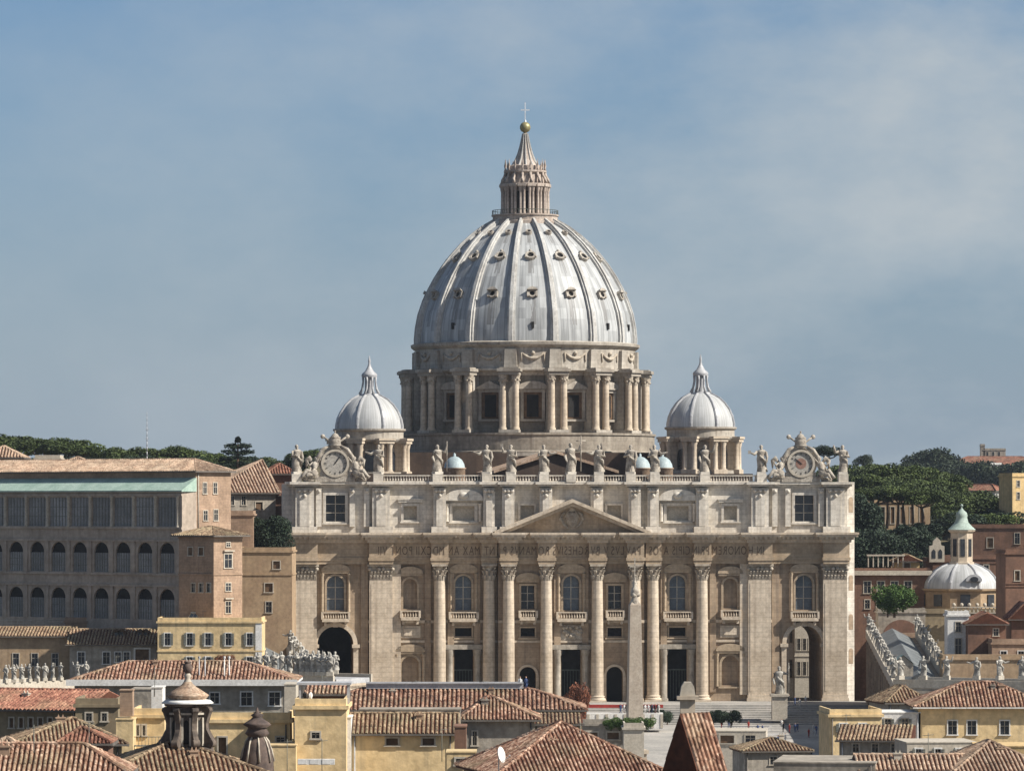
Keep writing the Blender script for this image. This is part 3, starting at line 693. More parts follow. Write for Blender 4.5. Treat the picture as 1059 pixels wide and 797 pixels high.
# drum
dr = MB()
dr.lathe([(31.0, 51.95), (31.0, 52.5), (30.2, 52.8), (30.2, 56.3), (30.5, 56.4), (30.5, 56.9), (24.8, 57.0)], 64, smooth=False)
dr.lathe([(24.6, 56.9), (24.6, 71.9)], 64, smooth=False)
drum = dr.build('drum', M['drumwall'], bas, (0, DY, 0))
ds = MB(); ds.lathe([(31.3, 51.4), (31.3, 52.2)], 64, smooth=False); ds.build('drum_ledge', M['drum'], drum)
de = MB(); de.lathe([(25.0, 70.4), (25.3, 71.0), (26.3, 71.6), (26.3, 72.0), (25.9, 72.1)], 64, smooth=False)
de.lathe([(25.7, 72.1), (25.7, 76.9), (26.0, 77.0), (26.7, 77.6), (26.8, 78.2), (26.0, 78.5)], 64, smooth=False)
de.build('drum_attic', M['drum'], drum)
# buttress with paired columns: built facing -y
def buttress_meshes():
    b = MB(); b.box(-1.9, 1.9, -27.2, -24.0, 56.95, 70.4); b.box(-2.3, 2.3, -29.6, -24.0, 56.93, 57.6)
    b.box(-2.35, 2.35, -29.5, -24.0, 70.4, 71.2); b.box(-2.7, 2.7, -29.9, -24.0, 71.2, 71.9); b.box(-2.2, 2.2, -29.2, -24.2, 71.9, 72.2)
    b.prism([(-1.5, 72.2), (1.5, 72.2), (1.3, 76.5), (-1.3, 76.5)], -26.5, -25.5)
    c = MB()
    for s in (-1, 1):
        x = s*1.45; c.lathe([(.98, 57.6), (1.0, 57.9), (.85, 58.1), (.82, 58.4), (.72, 68.3)], 14, (x, -28.3))
    k = MB()
    for s in (-1, 1):
        x = s*1.45; k.lathe([(.74, 68.2), (.8, 69.0), (1.05, 70.0), (1.1, 70.39)], 10, (x, -28.3), smooth=False)
        for a in range(8): t = math.pi*a/4; k.ball((x+.85*math.cos(t), -28.3+.85*math.sin(t), 69.1+.35*(a % 2)), .28, 6)
    return b, c, k
b, c, k = buttress_meshes()
bo = b.build('buttress', M['drum'], bas, (0, DY, 0)); cmesh = c.build('column_pair', M['trav'], bo); kmesh = k.build('capital', M['capital'], bo)
bo.rotation_euler.z = R(11.25)
for i in range(1, 16):
    a = 11.25 + 22.5*i
    o = bo.copy(); scene.collection.objects.link(o); o.rotation_euler.z = R(a)
    for q in (cmesh, kmesh): d = q.copy(); scene.collection.objects.link(d); d.parent = o
# drum windows
for kk in range(-4, 5):
    f = MB(); hw = 2.1; z0, z1 = dz(432), dz(405)
    f.box(-hw-.7, -hw, -25.25, -24.4, z0-.2, z1); f.box(hw, hw+.7, -25.25, -24.4, z0-.2, z1); f.box(-hw-.9, hw+.9, -25.3, -24.4, z1, z1+.7); f.box(-hw-.9, hw+.9, -25.4, -24.4, z0-.7, z0-.2)
    f.M = None
    if kk % 2: f.prism([(-3.4, z1+.75), (3.4, z1+.75), (3.4, z1+1.0), (0, z1+2.7), (-3.4, z1+1.0)], -25.8, -24.4)
    else:
        f.prism([(-3.4, z1+.75), (3.4, z1+.75)] + [(3.4*math.cos(math.pi*t/10), z1+1.0+1.6*math.sin(math.pi*t/10)) for t in range(11)], -25.8, -24.4)
    w = f.build('drum_window', M['drum'], bas, (0, DY, 0), R(22.5*kk))
    p = MB(); p.box(-hw, hw, -24.85, -24.5, z0-.1, z1+.1); p.build('pane', M['wood'], w)
    p = MB(); p.box(-hw+.75, hw-.75, -24.95, -24.86, z0+.3, z1-.6); p.build('opening', M['dark'], w)
# garlands of the drum attic
for i in range(-5, 6):
    g = MB(); pts = []
    for t in range(11):
        u = -1 + t/5; an = u*2.6/25.8; pts.append((25.85*math.sin(an), -25.85*math.cos(an), 75.7 - 1.35*(1-u*u)))
    g.tube(pts, [.18, .25, .3, .36, .42, .45, .42, .36, .3, .25, .18]); g.ball((0, -25.9, 75.6), .5, 8); g.tube([pts[0], (pts[0][0], pts[0][1], 73.6)], [.25, .1]); g.tube([pts[-1], (pts[-1][0], pts[-1][1], 73.6)], [.25, .1])
    g.build('garland', M['capital'], drum, None, R(22.5*i))
# shell
PROF = [(25.9, 78.2), (25.95, 79.5), (25.7, 82), (25.1, 85), (24.0, 88), (22.7, 90.6), (21.3, 93), (19.5, 95.6), (17.5, 98), (15.3, 100.3), (12.8, 102.4), (10.2, 104.2), (7.4, 105.7)]
sh = MB(); sh.lathe(PROF, 96)
shell = sh.build('dome_shell', M['lead'], bas, (0, DY, 0))
def rib_mesh(prof, w0, w1, h, bot=None):
    m = MB(); n = len(prof); rows = []
    for i, (r, z) in enumerate(prof):
        t = i/(n-1); w = w0 + (w1-w0)*t
        r2, z2 = prof[min(i+1, n-1)]; r1, z1 = prof[max(i-1, 0)]; d = Vector((r2-r1, z2-z1)).normalized(); nx, nzz = d.y, -d.x
        rows.append([(x, -(r + nx*e), z + nzz*e) for x, e in ((-w, -.4), (-w, h*.55), (-w*.55, h*.6), (-w*.5, h), (w*.5, h), (w*.55, h*.6), (w, h*.55), (w, -.4))])
    vs = [p for r in rows for p in r]; fs = []
    for i in range(n-1):
        for k in range(7): fs.append((i*8+k, (i+1)*8+k, (i+1)*8+k+1, i*8+k+1)[::-1])
    m.add(vs, fs); m.add(rows[0], [tuple(range(8))]); return m
rb = rib_mesh(PROF, 1.0, .48, .95).build('rib', M['rib'], shell); rb.rotation_euler.z = R(11.25)
for i in range(1, 16):
    o = rb.copy(); scene.collection.objects.link(o); o.rotation_euler.z = R(11.25+22.5*i)
def dormer(r, z, slope, size, kind):
    m = MB(); m.M = Matrix.Translation((0, -r, z)) @ Matrix.Rotation(-slope, 4, 'X')    # local -y = outward
    n = 14
    for k in range(n):
        a0, a1 = 2*math.pi*k/n, 2*math.pi*(k+1)/n; r0, r1 = size*.72, size*1.12
        m.prism([(r0*math.cos(a0), r0*math.sin(a0)), (r1*math.cos(a0), r1*math.sin(a0)), (r1*math.cos(a1), r1*math.sin(a1)), (r0*math.cos(a1), r0*math.sin(a1))], -.55, .3)
    if kind == 0:
        m.prism([(-size*1.5, size*.75), (size*1.5, size*.75), (size*.8, size*1.35), (0, size*1.6), (-size*.8, size*1.35)], -1.1, .4)
        for s in (-1, 1): m.box(s*size*1.2-.2, s*size*1.2+.2, -.6, .3, -size*.9, size*.75)
    if kind == 1:
        m.ball((0, -.4, size*1.25), size*.38, 8); 
        for s in (-1, 1): m.ball((s*size*1.1, -.4, -size*.5), size*.3, 6)
    d = MB(); d.M = m.M; d.prism([(size*.74*math.cos(2*math.pi*k/12), size*.74*math.sin(2*math.pi*k/12)) for k in range(12)], -.12, .1)
    return m, d
for r, z, sl, size, kind in ((23.7, 88.8, .42, .86, 0), (18.1, 97.4, .82, 1.1, 1), (12.3, 102.9, 1.0, .68, 2)):
    m, d = dormer(r, z, -sl if False else sl, size, kind); mo = None
    for i in range(-5, 6):
        if mo is None:
            mo = m.build('dormer', M['drum'], shell); do = d.build('oculus', M['dark'], shell); o, p = mo, do
        else: o = mo.copy(); p = do.copy(); scene.collection.objects.link(o); scene.collection.objects.link(p)
        o.rotation_euler.z = R(22.5*i); p.rotation_euler.z = R(22.5*i)
sl_ = MB()
sl_.box(-.3, .3, -26.1, -25.4, 81.2, 82.6); s0 = None
for i in (-2, 0, 2, 3):
    if s0 is None: s0 = sl_.build('slot_window', M['dark'], shell); o = s0
    else: o = s0.copy(); scene.collection.objects.link(o)
    o.rotation_euler.z = R(22.5*i)
# lantern
ln = MB()
ln.lathe([(8.0, 105.0), (8.0, 106.0), (7.6, 106.1), (7.6, 107.2), (7.9, 107.3), (7.9, 107.6), (4.4, 107.7)], 32, smooth=False)
ln.lathe([(4.2, 107.6), (4.2, 114.0)], 32, smooth=False)
ln.lathe([(5.3, 114.0), (5.9, 114.4), (5.9, 114.8), (4.7, 114.9), (4.4, 117.2), (5.0, 117.5), (5.0, 117.9), (4.1, 118.0), (4.1, 119.0), (3.4, 119.2)], 32, smooth=False)
lant = ln.build('lantern', M['lantern'], bas, (0, DY, 0))
c = MB()
for s in (-1, 1): c.lathe([(.42, 107.6), (.34, 108.1), (.3, 112.8), (.45, 113.5), (.5, 114.1)], 8, (s*.42, -5.35))
c.box(-.34, .34, -5.0, -4.0, 107.65, 114.0); c.box(-1.0, 1.0, -6.0, -4.0, 114.05, 114.7)
c.tube([(0, -5.5, 114.9), (0, -5.4, 115.8), (0, -4.9, 116.6), (0, -4.6, 117.3)], [.5, .34, .3, .4])
c.tube([(0, -4.7, 117.9), (0, -4.7, 118.4), (0, -4.7, 119.0), (0, -4.7, 119.9), (0, -4.7, 120.6)], [.32, .15, .28, .1, .03])
co0 = c.build('lantern_column', M['lantern'], lant); co0.rotation_euler.z = R(11.25)
for i in range(1, 16): o = co0.copy(); scene.collection.objects.link(o); o.rotation_euler.z = R(11.25+22.5*i)
dkk = MB()
dkk.box(-.66, .66, -4.32, -4.15, 108.3, 113.0); d0 = dkk.build('lantern_window', M['dark'], lant)
for i in range(1, 16): o = d0.copy(); scene.collection.objects.link(o); o.rotation_euler.z = R(22.5*i)
rl = MB(); rl.lathe([(7.75, 108.5), (7.75, 108.65)], 32)
for i in range(48): t = 2*math.pi*i/48; rl.tube([(7.75*math.cos(t), 7.75*math.sin(t), 107.6), (7.75*math.cos(t), 7.75*math.sin(t), 108.6)], .05, 4)
rl = MB()
for i in range(48): t = 2*math.pi*i/48; rl.tube([(7.7*math.cos(t), 7.7*math.sin(t), 107.5), (7.7*math.cos(t), 7.7*math.sin(t), 108.6)], .06, 4)
rl.tube([(7.7*math.cos(2*math.pi*i/48), 7.7*math.sin(2*math.pi*i/48), 108.6) for i in range(49)], .07, 4)
rl.build('railing', M['bronze'], lant)
sp = MB(); sp.lathe([(3.1, 119.0), (2.2, 120.4), (1.55, 122.0), (1.05, 123.8), (.7, 125.4), (.45, 126.8)], 24)
spire = sp.build('spire', M['lantern'], bas, (0, DY, 0))
rr = rib_mesh([(3.1, 119.0), (2.2, 120.4), (1.55, 122.0), (1.05, 123.8), (.7, 125.4), (.45, 126.6)], .2, .06, .28).build('spire_rib', M['rib'], spire)
for i in range(1, 12): o = rr.copy(); scene.collection.objects.link(o); o.rotation_euler.z = R(30*i)
g = MB(); g.ball((0, 0, 128.1), 1.27, 20); g.lathe([(.5, 126.6), (.35, 127.0)], 10); ball = g.build('orb', M['gold'], bas, (0, DY, 0))
g = MB(); g.lathe([(.35, 129.2), (.25, 129.7), (.14, 129.9)], 8); g.box(-.13, .13, -.13, .13, 129.8, 133.9); g.box(-1.05, 1.05, -.12, .12, 132.0, 132.28)
g.build('cross', M['iron'], ball)

for o in scene.objects:      # the front of the drum stands nearer than its axis: heights read from the photograph corrected for that
    if o.parent is bas and abs(o.location.y - DY) < .01:
        if o.name.split('.')[0] in ('drum', 'buttress', 'drum_window'): o.scale = (1, 1, .973); o.location.z = 1.08
        if o.name.split('.')[0] == 'dome_shell': o.scale = (.977, .977, 1.0364); o.location.z = -3.85

# side (chapel) domes
def chapel():
    root = MB(); n = 8; ph = R(22.5)
    root.lathe([(7.0, 46.5), (7.0, 55.0)], 8, ph=ph, smooth=False); root.lathe([(9.0, 46.6), (9.0, 47.6)], 8, ph=ph, smooth=False)
    d = root.build('chapel_drum', M['drum'], bas)
    e = MB(); e.lathe([(7.9, 54.4), (8.3, 54.9), (8.3, 55.3)], 32, smooth=False); e.lathe([(7.7, 55.3), (7.7, 56.7), (8.2, 57.0), (8.2, 57.4)], 32, smooth=False); e.build('cornice', M['drum'], d)
    p0 = None; pr = MB()
    pr.box(-1.7, 1.7, -9.6, -6.5, 46.62, 47.8); pr.box(-1.3, 1.3, -8.2, -6.4, 47.8, 54.0)
    for s in (-1, 1): pr.lathe([(.75, 47.8), (.6, 48.2), (.55, 52.8), (.8, 53.9)], 12, (s*1.05, -8.7))
    pr.box(-1.85, 1.85, -9.6, -6.5, 54.0, 54.7); pr.box(-2.05, 2.05, -9.85, -6.5, 54.7, 55.2)
    for i in range(8):
        if p0 is None: p0 = pr.build('column_pair', M['trav'], d); o = p0
        else: o = p0.copy(); scene.collection.objects.link(o)
        o.rotation_euler.z = R(22.5+45*i)
    w0 = None; w = MB(); hw = 1.25
    w.box(-hw, hw, -6.75, -6.35, 48.0, 51.2); w.prism([(hw*math.cos(math.pi*k/8), 51.2+hw*math.sin(math.pi*k/8)) for k in range(9)], -6.75, -6.35)
    for i in range(8):
        if w0 is None: w0 = w.build('chapel_window', M['glassd'], d); o = w0
        else: o = w0.copy(); scene.collection.objects.link(o)
        o.rotation_euler.z = R(45*i)
    pf = [(7.75, 57.3), (7.75, 58.2), (7.4, 59.8), (6.7, 61.3), (5.7, 62.7), (4.4, 63.9), (2.9, 64.7), (1.9, 65.1)]
    s = MB(); s.lathe(pf, 48); so_ = s.build('chapel_dome', M['lead2'], bas)
    r0 = None
    rm = rib_mesh(pf, .38, .22, .32)
    for i in range(8):
        if r0 is None: r0 = rm.build('rib', M['gutter'], so_); o = r0
        else: o = r0.copy(); scene.collection.objects.link(o)
        o.rotation_euler.z = R(22.5+45*i)
    l = MB(); l.lathe([(2.4, 64.6), (2.3, 65.3), (1.1, 65.4)], 16); l.lathe([(1.0, 65.3), (1.0, 69.0)], 12); l.lathe([(1.6, 69.0), (1.8, 69.4), (1.7, 69.8), (1.0, 70.4), (.45, 71.4), (.2, 72.3), (.3, 72.6), (.05, 73.9)], 16)
    for i in range(8):
        a = R(22.5+45*i); x, y = math.cos(a), math.sin(a)
        l.tube([(x*2.3, y*2.3, 65.3), (x*1.75, y*1.75, 66.4), (x*1.5, y*1.5, 68), (x*1.55, y*1.55, 69.1)], [.35, .25, .2, .28])
    l.build('chapel_lantern', M['gutter'], so_)
    return d, so_
d1, s1 = chapel()
for i, (o, x) in enumerate(((d1, -37.6), (s1, -37.6))): o.location = (x, 100, 0 if False else -0.3)
bpy.context.view_layer.update()
KIDS.clear(); reg(None)
for o in (d1, s1):
    c = copy_tree(o, bas); c.location = (37.4, 100, 0.2)
# little lead cupolas on the aisle roofs
cp = None
for px, py, Y in ((470, 487, 972), (685, 487, 985), (662, 487, 990)):
    b = BLoc(px, py, Y)
    if cp is None:
        m = MB(); m.lathe([(2.3, -4), (2.3, .4), (2.5, .5), (2.5, .7)], 20); m1 = MB(); m1.lathe([(2.25, .7), (2.1, 1.5), (1.6, 2.4), (.9, 2.95), (.3, 3.15), (.3, 3.6), (.05, 3.9)], 20)
        cp = m.build('cupola', M['tilepale'], bas); cl = m1.build('cupola_roof', M['bluelead'], cp); o = cp
    else:
        o = cp.copy(); scene.collection.objects.link(o); q = cl.copy(); scene.collection.objects.link(q); q.parent = o
    o.location = b

# ================================================================ statues and clocks on the parapet
def statue_mesh(seed, H=5.6, attr=None, lean=0.0, arm=1, n=14):
    rnd = random.Random(seed); m = MB(); s = H/5.6
    ph = rnd.uniform(0, 6); nf = rnd.choice((5, 6, 7)); tw = rnd.uniform(-.5, .5)
    prof = [(.95, 0), (1.0, .25), (.88, .9), (.82, 1.6), (.80, 2.2), (.86, 2.7), (.74, 3.2), (.82, 3.7), (.95, 4.15), (.90, 4.4), (.62, 4.58), (.28, 4.68), (.25, 4.8)]
    vs = []; fs = []
    for i, (r, z) in enumerate(prof):
        hip = .16*math.sin(z*1.1 + ph)*(1 if z < 4 else .3); fold = .17*max(0, 1 - z/3.9)+.03
        for k in range(n):
            a = 2*math.pi*k/n; rr = r*(1 + fold*math.sin(nf*a + ph + z*tw))
            vs.append(((rr*math.cos(a)*1.0 + hip + lean*z)*s, rr*math.sin(a)*.72*s, z*s))
    for i in range(len(prof)-1):
        for k in range(n): fs.append((i*n+k, i*n+(k+1) % n, (i+1)*n+(k+1) % n, (i+1)*n+k))
    m.add(vs, fs, True); m.add(vs[:n], [tuple(range(n-1, -1, -1))])
    hx = .16*math.sin(4.4*1.1+ph)*.3 + lean*4.6
    hxx = (hx + .05*rnd.uniform(-1, 1))*s; m.ball((hxx, -.05*s, 5.15*s), .40*s, 10, (.85, .95, 1.15))
    m.ball((hxx, .12*s, 5.2*s), .43*s, 8, (.95, .9, 1.05)); m.ball((hxx, -.3*s, 4.85*s), .24*s, 8, (.9, .8, 1.2)); m.ball((hxx, -.43*s, 5.12*s), .09*s, 6)
    def limb(side, mode):
        sh_ = Vector(((hx + side*.82)*s, 0, 4.2*s))
        if mode == 'up': pts = [sh_, sh_+Vector((side*.75, -.35, -.15))*s, sh_+Vector((side*1.05, -.45, .95))*s, sh_+Vector((side*1.1, -.5, 1.25))*s]
        elif mode == 'out': pts = [sh_, sh_+Vector((side*.65, -.3, -.55))*s, sh_+Vector((side*1.45, -.7, -.25))*s, sh_+Vector((side*1.7, -.75, -.15))*s]
        elif mode == 'chest': pts = [sh_, sh_+Vector((side*.4, -.35, -1.05))*s, sh_+Vector((-side*.45, -.9, -.75))*s, sh_+Vector((-side*.65, -.9, -.7))*s]
        else: pts = [sh_, sh_+Vector((side*.35, -.1, -1.2))*s, sh_+Vector((side*.25, -.65, -2.0))*s, sh_+Vector((side*.2, -.75, -2.2))*s]
        m.tube(pts, [.36*s, .3*s, .2*s, .13*s], 8); m.ball(pts[-1], .17*s, 6); return pts[-1]
    modes = {1: ('chest', 'out'), 2: ('up', 'chest'), 3: ('down', 'up'), 4: ('out', 'down'), 5: ('chest', 'down'), 6: ('out', 'chest')}[arm]
    h1 = limb(-1, modes[0]); h2 = limb(1, modes[1])
    # cloak falling from a shoulder
    m.tube([((hx-.7)*s, .2*s, 4.3*s), ((hx-.2)*s, -.62*s, 3.1*s), ((hx+.8)*s, -.45*s, 2.3*s), ((hx+.95)*s, .1*s, .9*s)], [.22*s, .26*s, .3*s, .18*s], 6)
    if attr == 'cross':
        x, y = h2.x, h2.y; m.tube([(x, y, .1*s), (x, y, 7.0*s)], .11*s, 6); m.tube([(x-.95*s, y, 6.0*s), (x+.95*s, y, 6.0*s)], .11*s, 6)
    if attr == 'staff': m.tube([(h2.x, h2.y, .1*s), (h2.x, h2.y, h2.z+.9*s)], .08*s, 6)
    if attr == 'book': m.M = Matrix.Translation(h1); m.box(-.3*s, .3*s, -.15*s, .05*s, -.3*s, .4*s); m.M = None
    if attr == 'xcross':
        for q in (-1, 1): m.tube([(q*1.1*s+.1, .55*s, .1*s), (-q*1.1*s+.1, .55*s, 4.9*s)], .12*s, 6)
    return m
side_names = ['outermost at the left end', 'just left of the left small dome, right of the left clock', 'first right of the left small dome', 'third left of the cross bearer', 'second left of the cross bearer', 'next left of the cross bearer', None, 'next right of the cross bearer', 'second right of the cross bearer', 'third right of the cross bearer', 'in front of the right small dome', 'between the right small dome and the right clock', 'outermost at the right end']
attrs = ['book', None, 'staff', None, 'book', None, 'cross', None, 'staff', 'xcross', None, 'book', None]
arms = [5, 6, 3, 4, 2, 1, 3, 6, 5, 1, 3, 4, 2]
side_names[1] = 'in front of the left small dome'
for i, x in enumerate(SX):
    lb = 'stone statue holding a tall cross at the centre of the facade parapet' if i == 6 else 'robed stone statue on the facade parapet, ' + side_names[i]
    o = statue_mesh(40+i, 5.5 if i != 6 else 5.9, attrs[i], 0.0, arms[i]).build('statue', M['statue'], None, BW @ Vector((x, -0.85, 46.75)), AX + R(random.Random(i).uniform(-25, 25)))
    tag(o, lb, 'statue', 'statues along the facade parapet')
    q = MB(); q.box(-.92, .92, -.85, .85, -.45, .02); q.build('plinth', M['travtop'], o)

def seated_mesh(seed, s):       # winged figure reclining against the clock, s = -1 left, +1 right
    m = MB(); rnd = random.Random(seed)
    m.tube([(s*3.9, -.5, .5), (s*4.6, -.6, 1.3), (s*4.4, -.4, 2.2), (s*4.0, -.2, 3.0), (s*3.9, -.2, 3.4)], [.75, .95, .75, .62, .22], 10)
    m.ball((s*3.8, -.25, 3.85), .42, 10, (.9, .9, 1.1)); m.ball((s*3.85, -.1, 3.95), .45, 8)
    m.tube([(s*4.7, -.6, .9), (s*5.7, -1.1, 1.5), (s*6.5, -1.2, .4), (s*6.9, -1.3, .0)], [.6, .48, .32, .2], 8); m.tube([(s*4.5, -.7, .8), (s*5.5, -1.3, .7), (s*6.0, -1.4, -.3)], [.55, .42, .22], 8)
    m.tube([(s*3.7, -.3, 3.0), (s*3.0, -.5, 3.6), (s*2.6, -.4, 4.3)], [.28, .22, .14], 7); m.tube([(s*4.5, -.3, 3.0), (s*5.2, -.6, 2.5), (s*5.6, -.8, 3.2)], [.28, .22, .14], 7)
    m.tube([(s*4.3, .2, 3.0), (s*5.3, .3, 4.1), (s*5.7, .3, 3.6), (s*5.8, .2, 2.0)], [.2, .55, .5, .1], 8)
    for i in range(7): m.tube([(s*rnd.uniform(3.6, 5.2), -.8, rnd.uniform(1, 2.4)), (s*rnd.uniform(3.8, 6.2), -1.2, rnd.uniform(-.2, .6))], [.2, .1], 5)
    return m
for sgn, bxc in ((-1, -243.5/5.07), (1, 239/5.07)):
    W = 'left' if sgn < 0 else 'right'
    base = BW @ Vector((bxc, -1.0, 44.7))
    ck = thing('clock', ('large stone framed clock, grey mosaic face, on the left end of the facade' if sgn < 0 else 'large stone framed clock with reddish centre on the right end of the facade'), 'clock', base, AX, 'clocks crowning the facade ends')
    b = MB(); b.M = None
    b.box(-4.0, 4.0, -.6, 1.4, 0, 1.1); b.box(-3.1, 3.1, -.4, 1.2, 1.1, 2.0)
    b.prism([(3.3*math.cos(2*math.pi*k/32), 3.75+3.3*math.sin(2*math.pi*k/32)) for k in range(32)], -.3, 1.1)
    for s in (-1, 1):
        b.tube([(s*3.4, -.2, .9), (s*4.6, -.2, 1.2), (s*4.5, -.2, 2.2), (s*3.6, -.2, 3.4), (s*3.5, -.2, 5.0), (s*2.5, -.2, 6.6), (s*1.2, -.2, 7.2)], [.5, .6, .45, .4, .45, .4, .3], 8)
        b.tube([(s*4.2, 0, .5), (s*6.3, 0, .45), (s*6.9, 0, 1.1), (s*6.2, 0, 1.5)], [.55, .5, .4, .3], 8)
    b.build('frame', M['statue'], ck)
    f = MB(); f.prism([(2.45*math.cos(2*math.pi*k/32), 3.75+2.45*math.sin(2*math.pi*k/32)) for k in range(32)], -.42, -.3); fc = f.build('face', M['face'], ck)
    if sgn > 0:
        f = MB(); f.prism([(1.1*math.cos(2*math.pi*k/24), 3.75+1.1*math.sin(2*math.pi*k/24)) for k in range(24)], -.46, -.4); f.build('centre_disc', mat('clock_centre', (.30, .17, .13), (.22, .13, .1), 2), fc)
    f = MB()
    for k in range(32):
        a0, a1 = 2*math.pi*k/32, 2*math.pi*(k+1)/32
        f.prism([(2.4*math.cos(a0), 3.75+2.4*math.sin(a0)), (2.85*math.cos(a0), 3.75+2.85*math.sin(a0)), (2.85*math.cos(a1), 3.75+2.85*math.sin(a1)), (2.4*math.cos(a1), 3.75+2.4*math.sin(a1))], -.75, -.2)
    f.build('ring', M['trim'], ck)
    f = MB()
    for k in range(12):
        a = math.pi*k/6; f.M = Matrix.Translation((2.05*math.cos(a), -.45, 3.75+2.05*math.sin(a))) @ Matrix.Rotation(-a, 4, 'Y'); f.box(-.2, .2, -.05, .05, -.07, .07)
    f.M = Matrix.Translation((0, -.5, 3.75)) @ Matrix.Rotation(R(35 if sgn < 0 else -50), 4, 'Y'); f.box(-.1, .1, -.05, .03, -.2, 1.6)
    f.build('hand', M['blackcloth'], fc)
    t = MB(); t.lathe([(1.0, 6.9), (1.15, 7.4), (1.2, 8.1), (1.05, 8.9), (.6, 9.6), (.15, 9.9), (.12, 10.2)], 14, (0, .2)); t.ball((0, .2, 10.2), .22, 8)
    for z in (7.3, 8.1, 8.8): t.lathe([(1.28-.12*(z-7.3), z), (1.34-.12*(z-7.3), z+.15), (1.26-.12*(z-7.3), z+.3)], 14, (0, .2))
    for s in (-1, 1):
        t.tube([(-s*1.2, -.2, 6.6), (s*2.3, -.2, 9.1)], .2, 6); t.ball((s*2.5, -.2, 9.2), .5, 8, (1, .5, 1)); t.ball((-s*1.3, -.2, 6.4), .4, 8, (1, .5, 1))
    t.build('crown', M['statue'], ck)
    for s in (-1, 1):
        a = seated_mesh(3*s+sgn, s).build('angel_statue', M['statue'], None, base + Vector((0, 0, .8)), AX)
        tag(a, f"seated stone angel leaning on the {'left' if s < 0 else 'right'} side of the {W} facade clock", 'statue', 'angels flanking the facade clocks')
# ================================================================ terrain
def sheet(name, fn, xs, ys, m, kind='structure'):
    mb = MB(); vs = [(x, y, fn(x, y)) for y in ys for x in xs]; n = len(xs)
    mb.add(vs, [(j*n+i, j*n+i+1, (j+1)*n+i+1, (j+1)*n+i) for j in range(len(ys)-1) for i in range(n-1)], True)
    return tag(mb.build(name, m), kind=kind)
def lin(a, b, n): return [a + (b-a)*i/(n-1) for i in range(n)]
g = MB(); g.add([(-3000, -300, 0), (3000, -300, 0), (3000, 5200, 0), (-3000, 5200, 0)], [(0, 1, 2, 3)]); tag(g.build('ground', M['ground']), kind='structure')
def smooth(t): t = max(0, min(1, t)); return t*t*(3-2*t)
def hillz(x, y):
    px = PXC + F*x/y
    top = 52 + (YH - 488)*1350/F if px < 560 else 52 + (YH - (505 + max(0, (px-880))*0.05))*1300/F
    z = top*smooth((y-1080)/190.0) + 3*math.sin(x*.02)*math.sin(y*.013)
    return max(-1, z) - 1.0
sheet('hill', hillz, lin(-420, 420, 60), lin(1075, 1750, 40), M['hillearth'])
def farhill(x, y):
    px = PXC + F*x/y
    h = 52 + (YH - (497 if px > 900 else 510))*2300/F
    return h*smooth((y-1800)/350.0) - 3
sheet('far_hills', farhill, lin(-900, 900, 60), lin(1790, 3400, 24), M['hill'])
# piazza rising to the steps
def piz(x, y): return 3.0 + 6.0*smooth((y-700)/190.0)
sheet('piazza', piz, lin(-60, 90, 12), lin(640, 893, 20), M['pave'])
st = MB()
for i in range(9):
    y = 893 + i*2.6; st.box(-45, 75, y, 932, 8.9 + i*.34, 9.24 + i*.34)
tag(st.build('steps', M['pave']), kind='structure')

# ================================================================ foliage
def crown_mesh(name, seed, kind, n, m):
    rnd = random.Random(seed); mb = MB()
    def leafq(c, s, upb=.3):
        d = Vector((rnd.gauss(0, 1), rnd.gauss(0, 1), rnd.gauss(0, 1)+upb)); d.normalize(); a = d.orthogonal().normalized(); a.rotate(Matrix.Rotation(rnd.uniform(0, 6.28), 3, d)); b = d.cross(a)
        w = s*rnd.uniform(.6, 1.2)
        mb.add([c+a*w, c+b*w*.7+d*w*.2, c-a*w, c-b*w*.7+d*w*.15], [(0, 1, 2, 3)])
    if kind == 'umbrella':
        lobes = [(rnd.uniform(0, 4.8)*math.cos(t), rnd.uniform(0, 4.8)*math.sin(t), rnd.uniform(-.9, .7), rnd.uniform(1.5, 2.6)) for t in [rnd.uniform(0, 6.28) for _ in range(15)]]
        for i in range(n):
            lx, ly, lz, lr = lobes[i % len(lobes)]; t = rnd.uniform(0, 6.28); u = rnd.uniform(-.35, 1); r = lr*rnd.uniform(.75, 1.03); c = math.sqrt(max(0, 1-u*u))
            leafq(Vector((lx+r*c*math.cos(t), ly+r*c*math.sin(t), lz+r*u*.62 - .045*(lx*lx+ly*ly)*.35)), .24, 1.6)
    elif kind == 'cedar':
        tiers = 8
        for i in range(n):
            k = rnd.randrange(tiers); h = k/(tiers-1); R0 = (9.5+1.5*math.sin(k*2.3))*(1-h)**.75 + .6; t = (rnd.randrange(7)/7*6.28 + k*.9) + rnd.gauss(0, .16); r = R0*rnd.uniform(.1, 1)**.8
            leafq(Vector((r*math.cos(t), r*math.sin(t), h*15 - r*.22 + .02*r*r + rnd.gauss(0, .3) + .5*math.sin(k*1.7+t*2))), .3, 1.2)
    else:    # round
        lobes = [(rnd.uniform(-2.6, 2.6), rnd.uniform(-2.6, 2.6), rnd.uniform(-1.6, 1.8), rnd.uniform(1.3, 2.2)) for _ in range(13)]
        for i in range(n):
            lx, ly, lz, lr = lobes[i % len(lobes)]; d = Vector((rnd.gauss(0, 1), rnd.gauss(0, 1), rnd.gauss(0, 1))).normalized()*lr*rnd.uniform(.7, 1.05)
            leafq(Vector((lx, ly, lz))+d, .25)
    me = bpy.data.meshes.new(name); me.from_pydata([tuple(v) for v in mb.v], [], mb.f); me.materials.append(m); return me
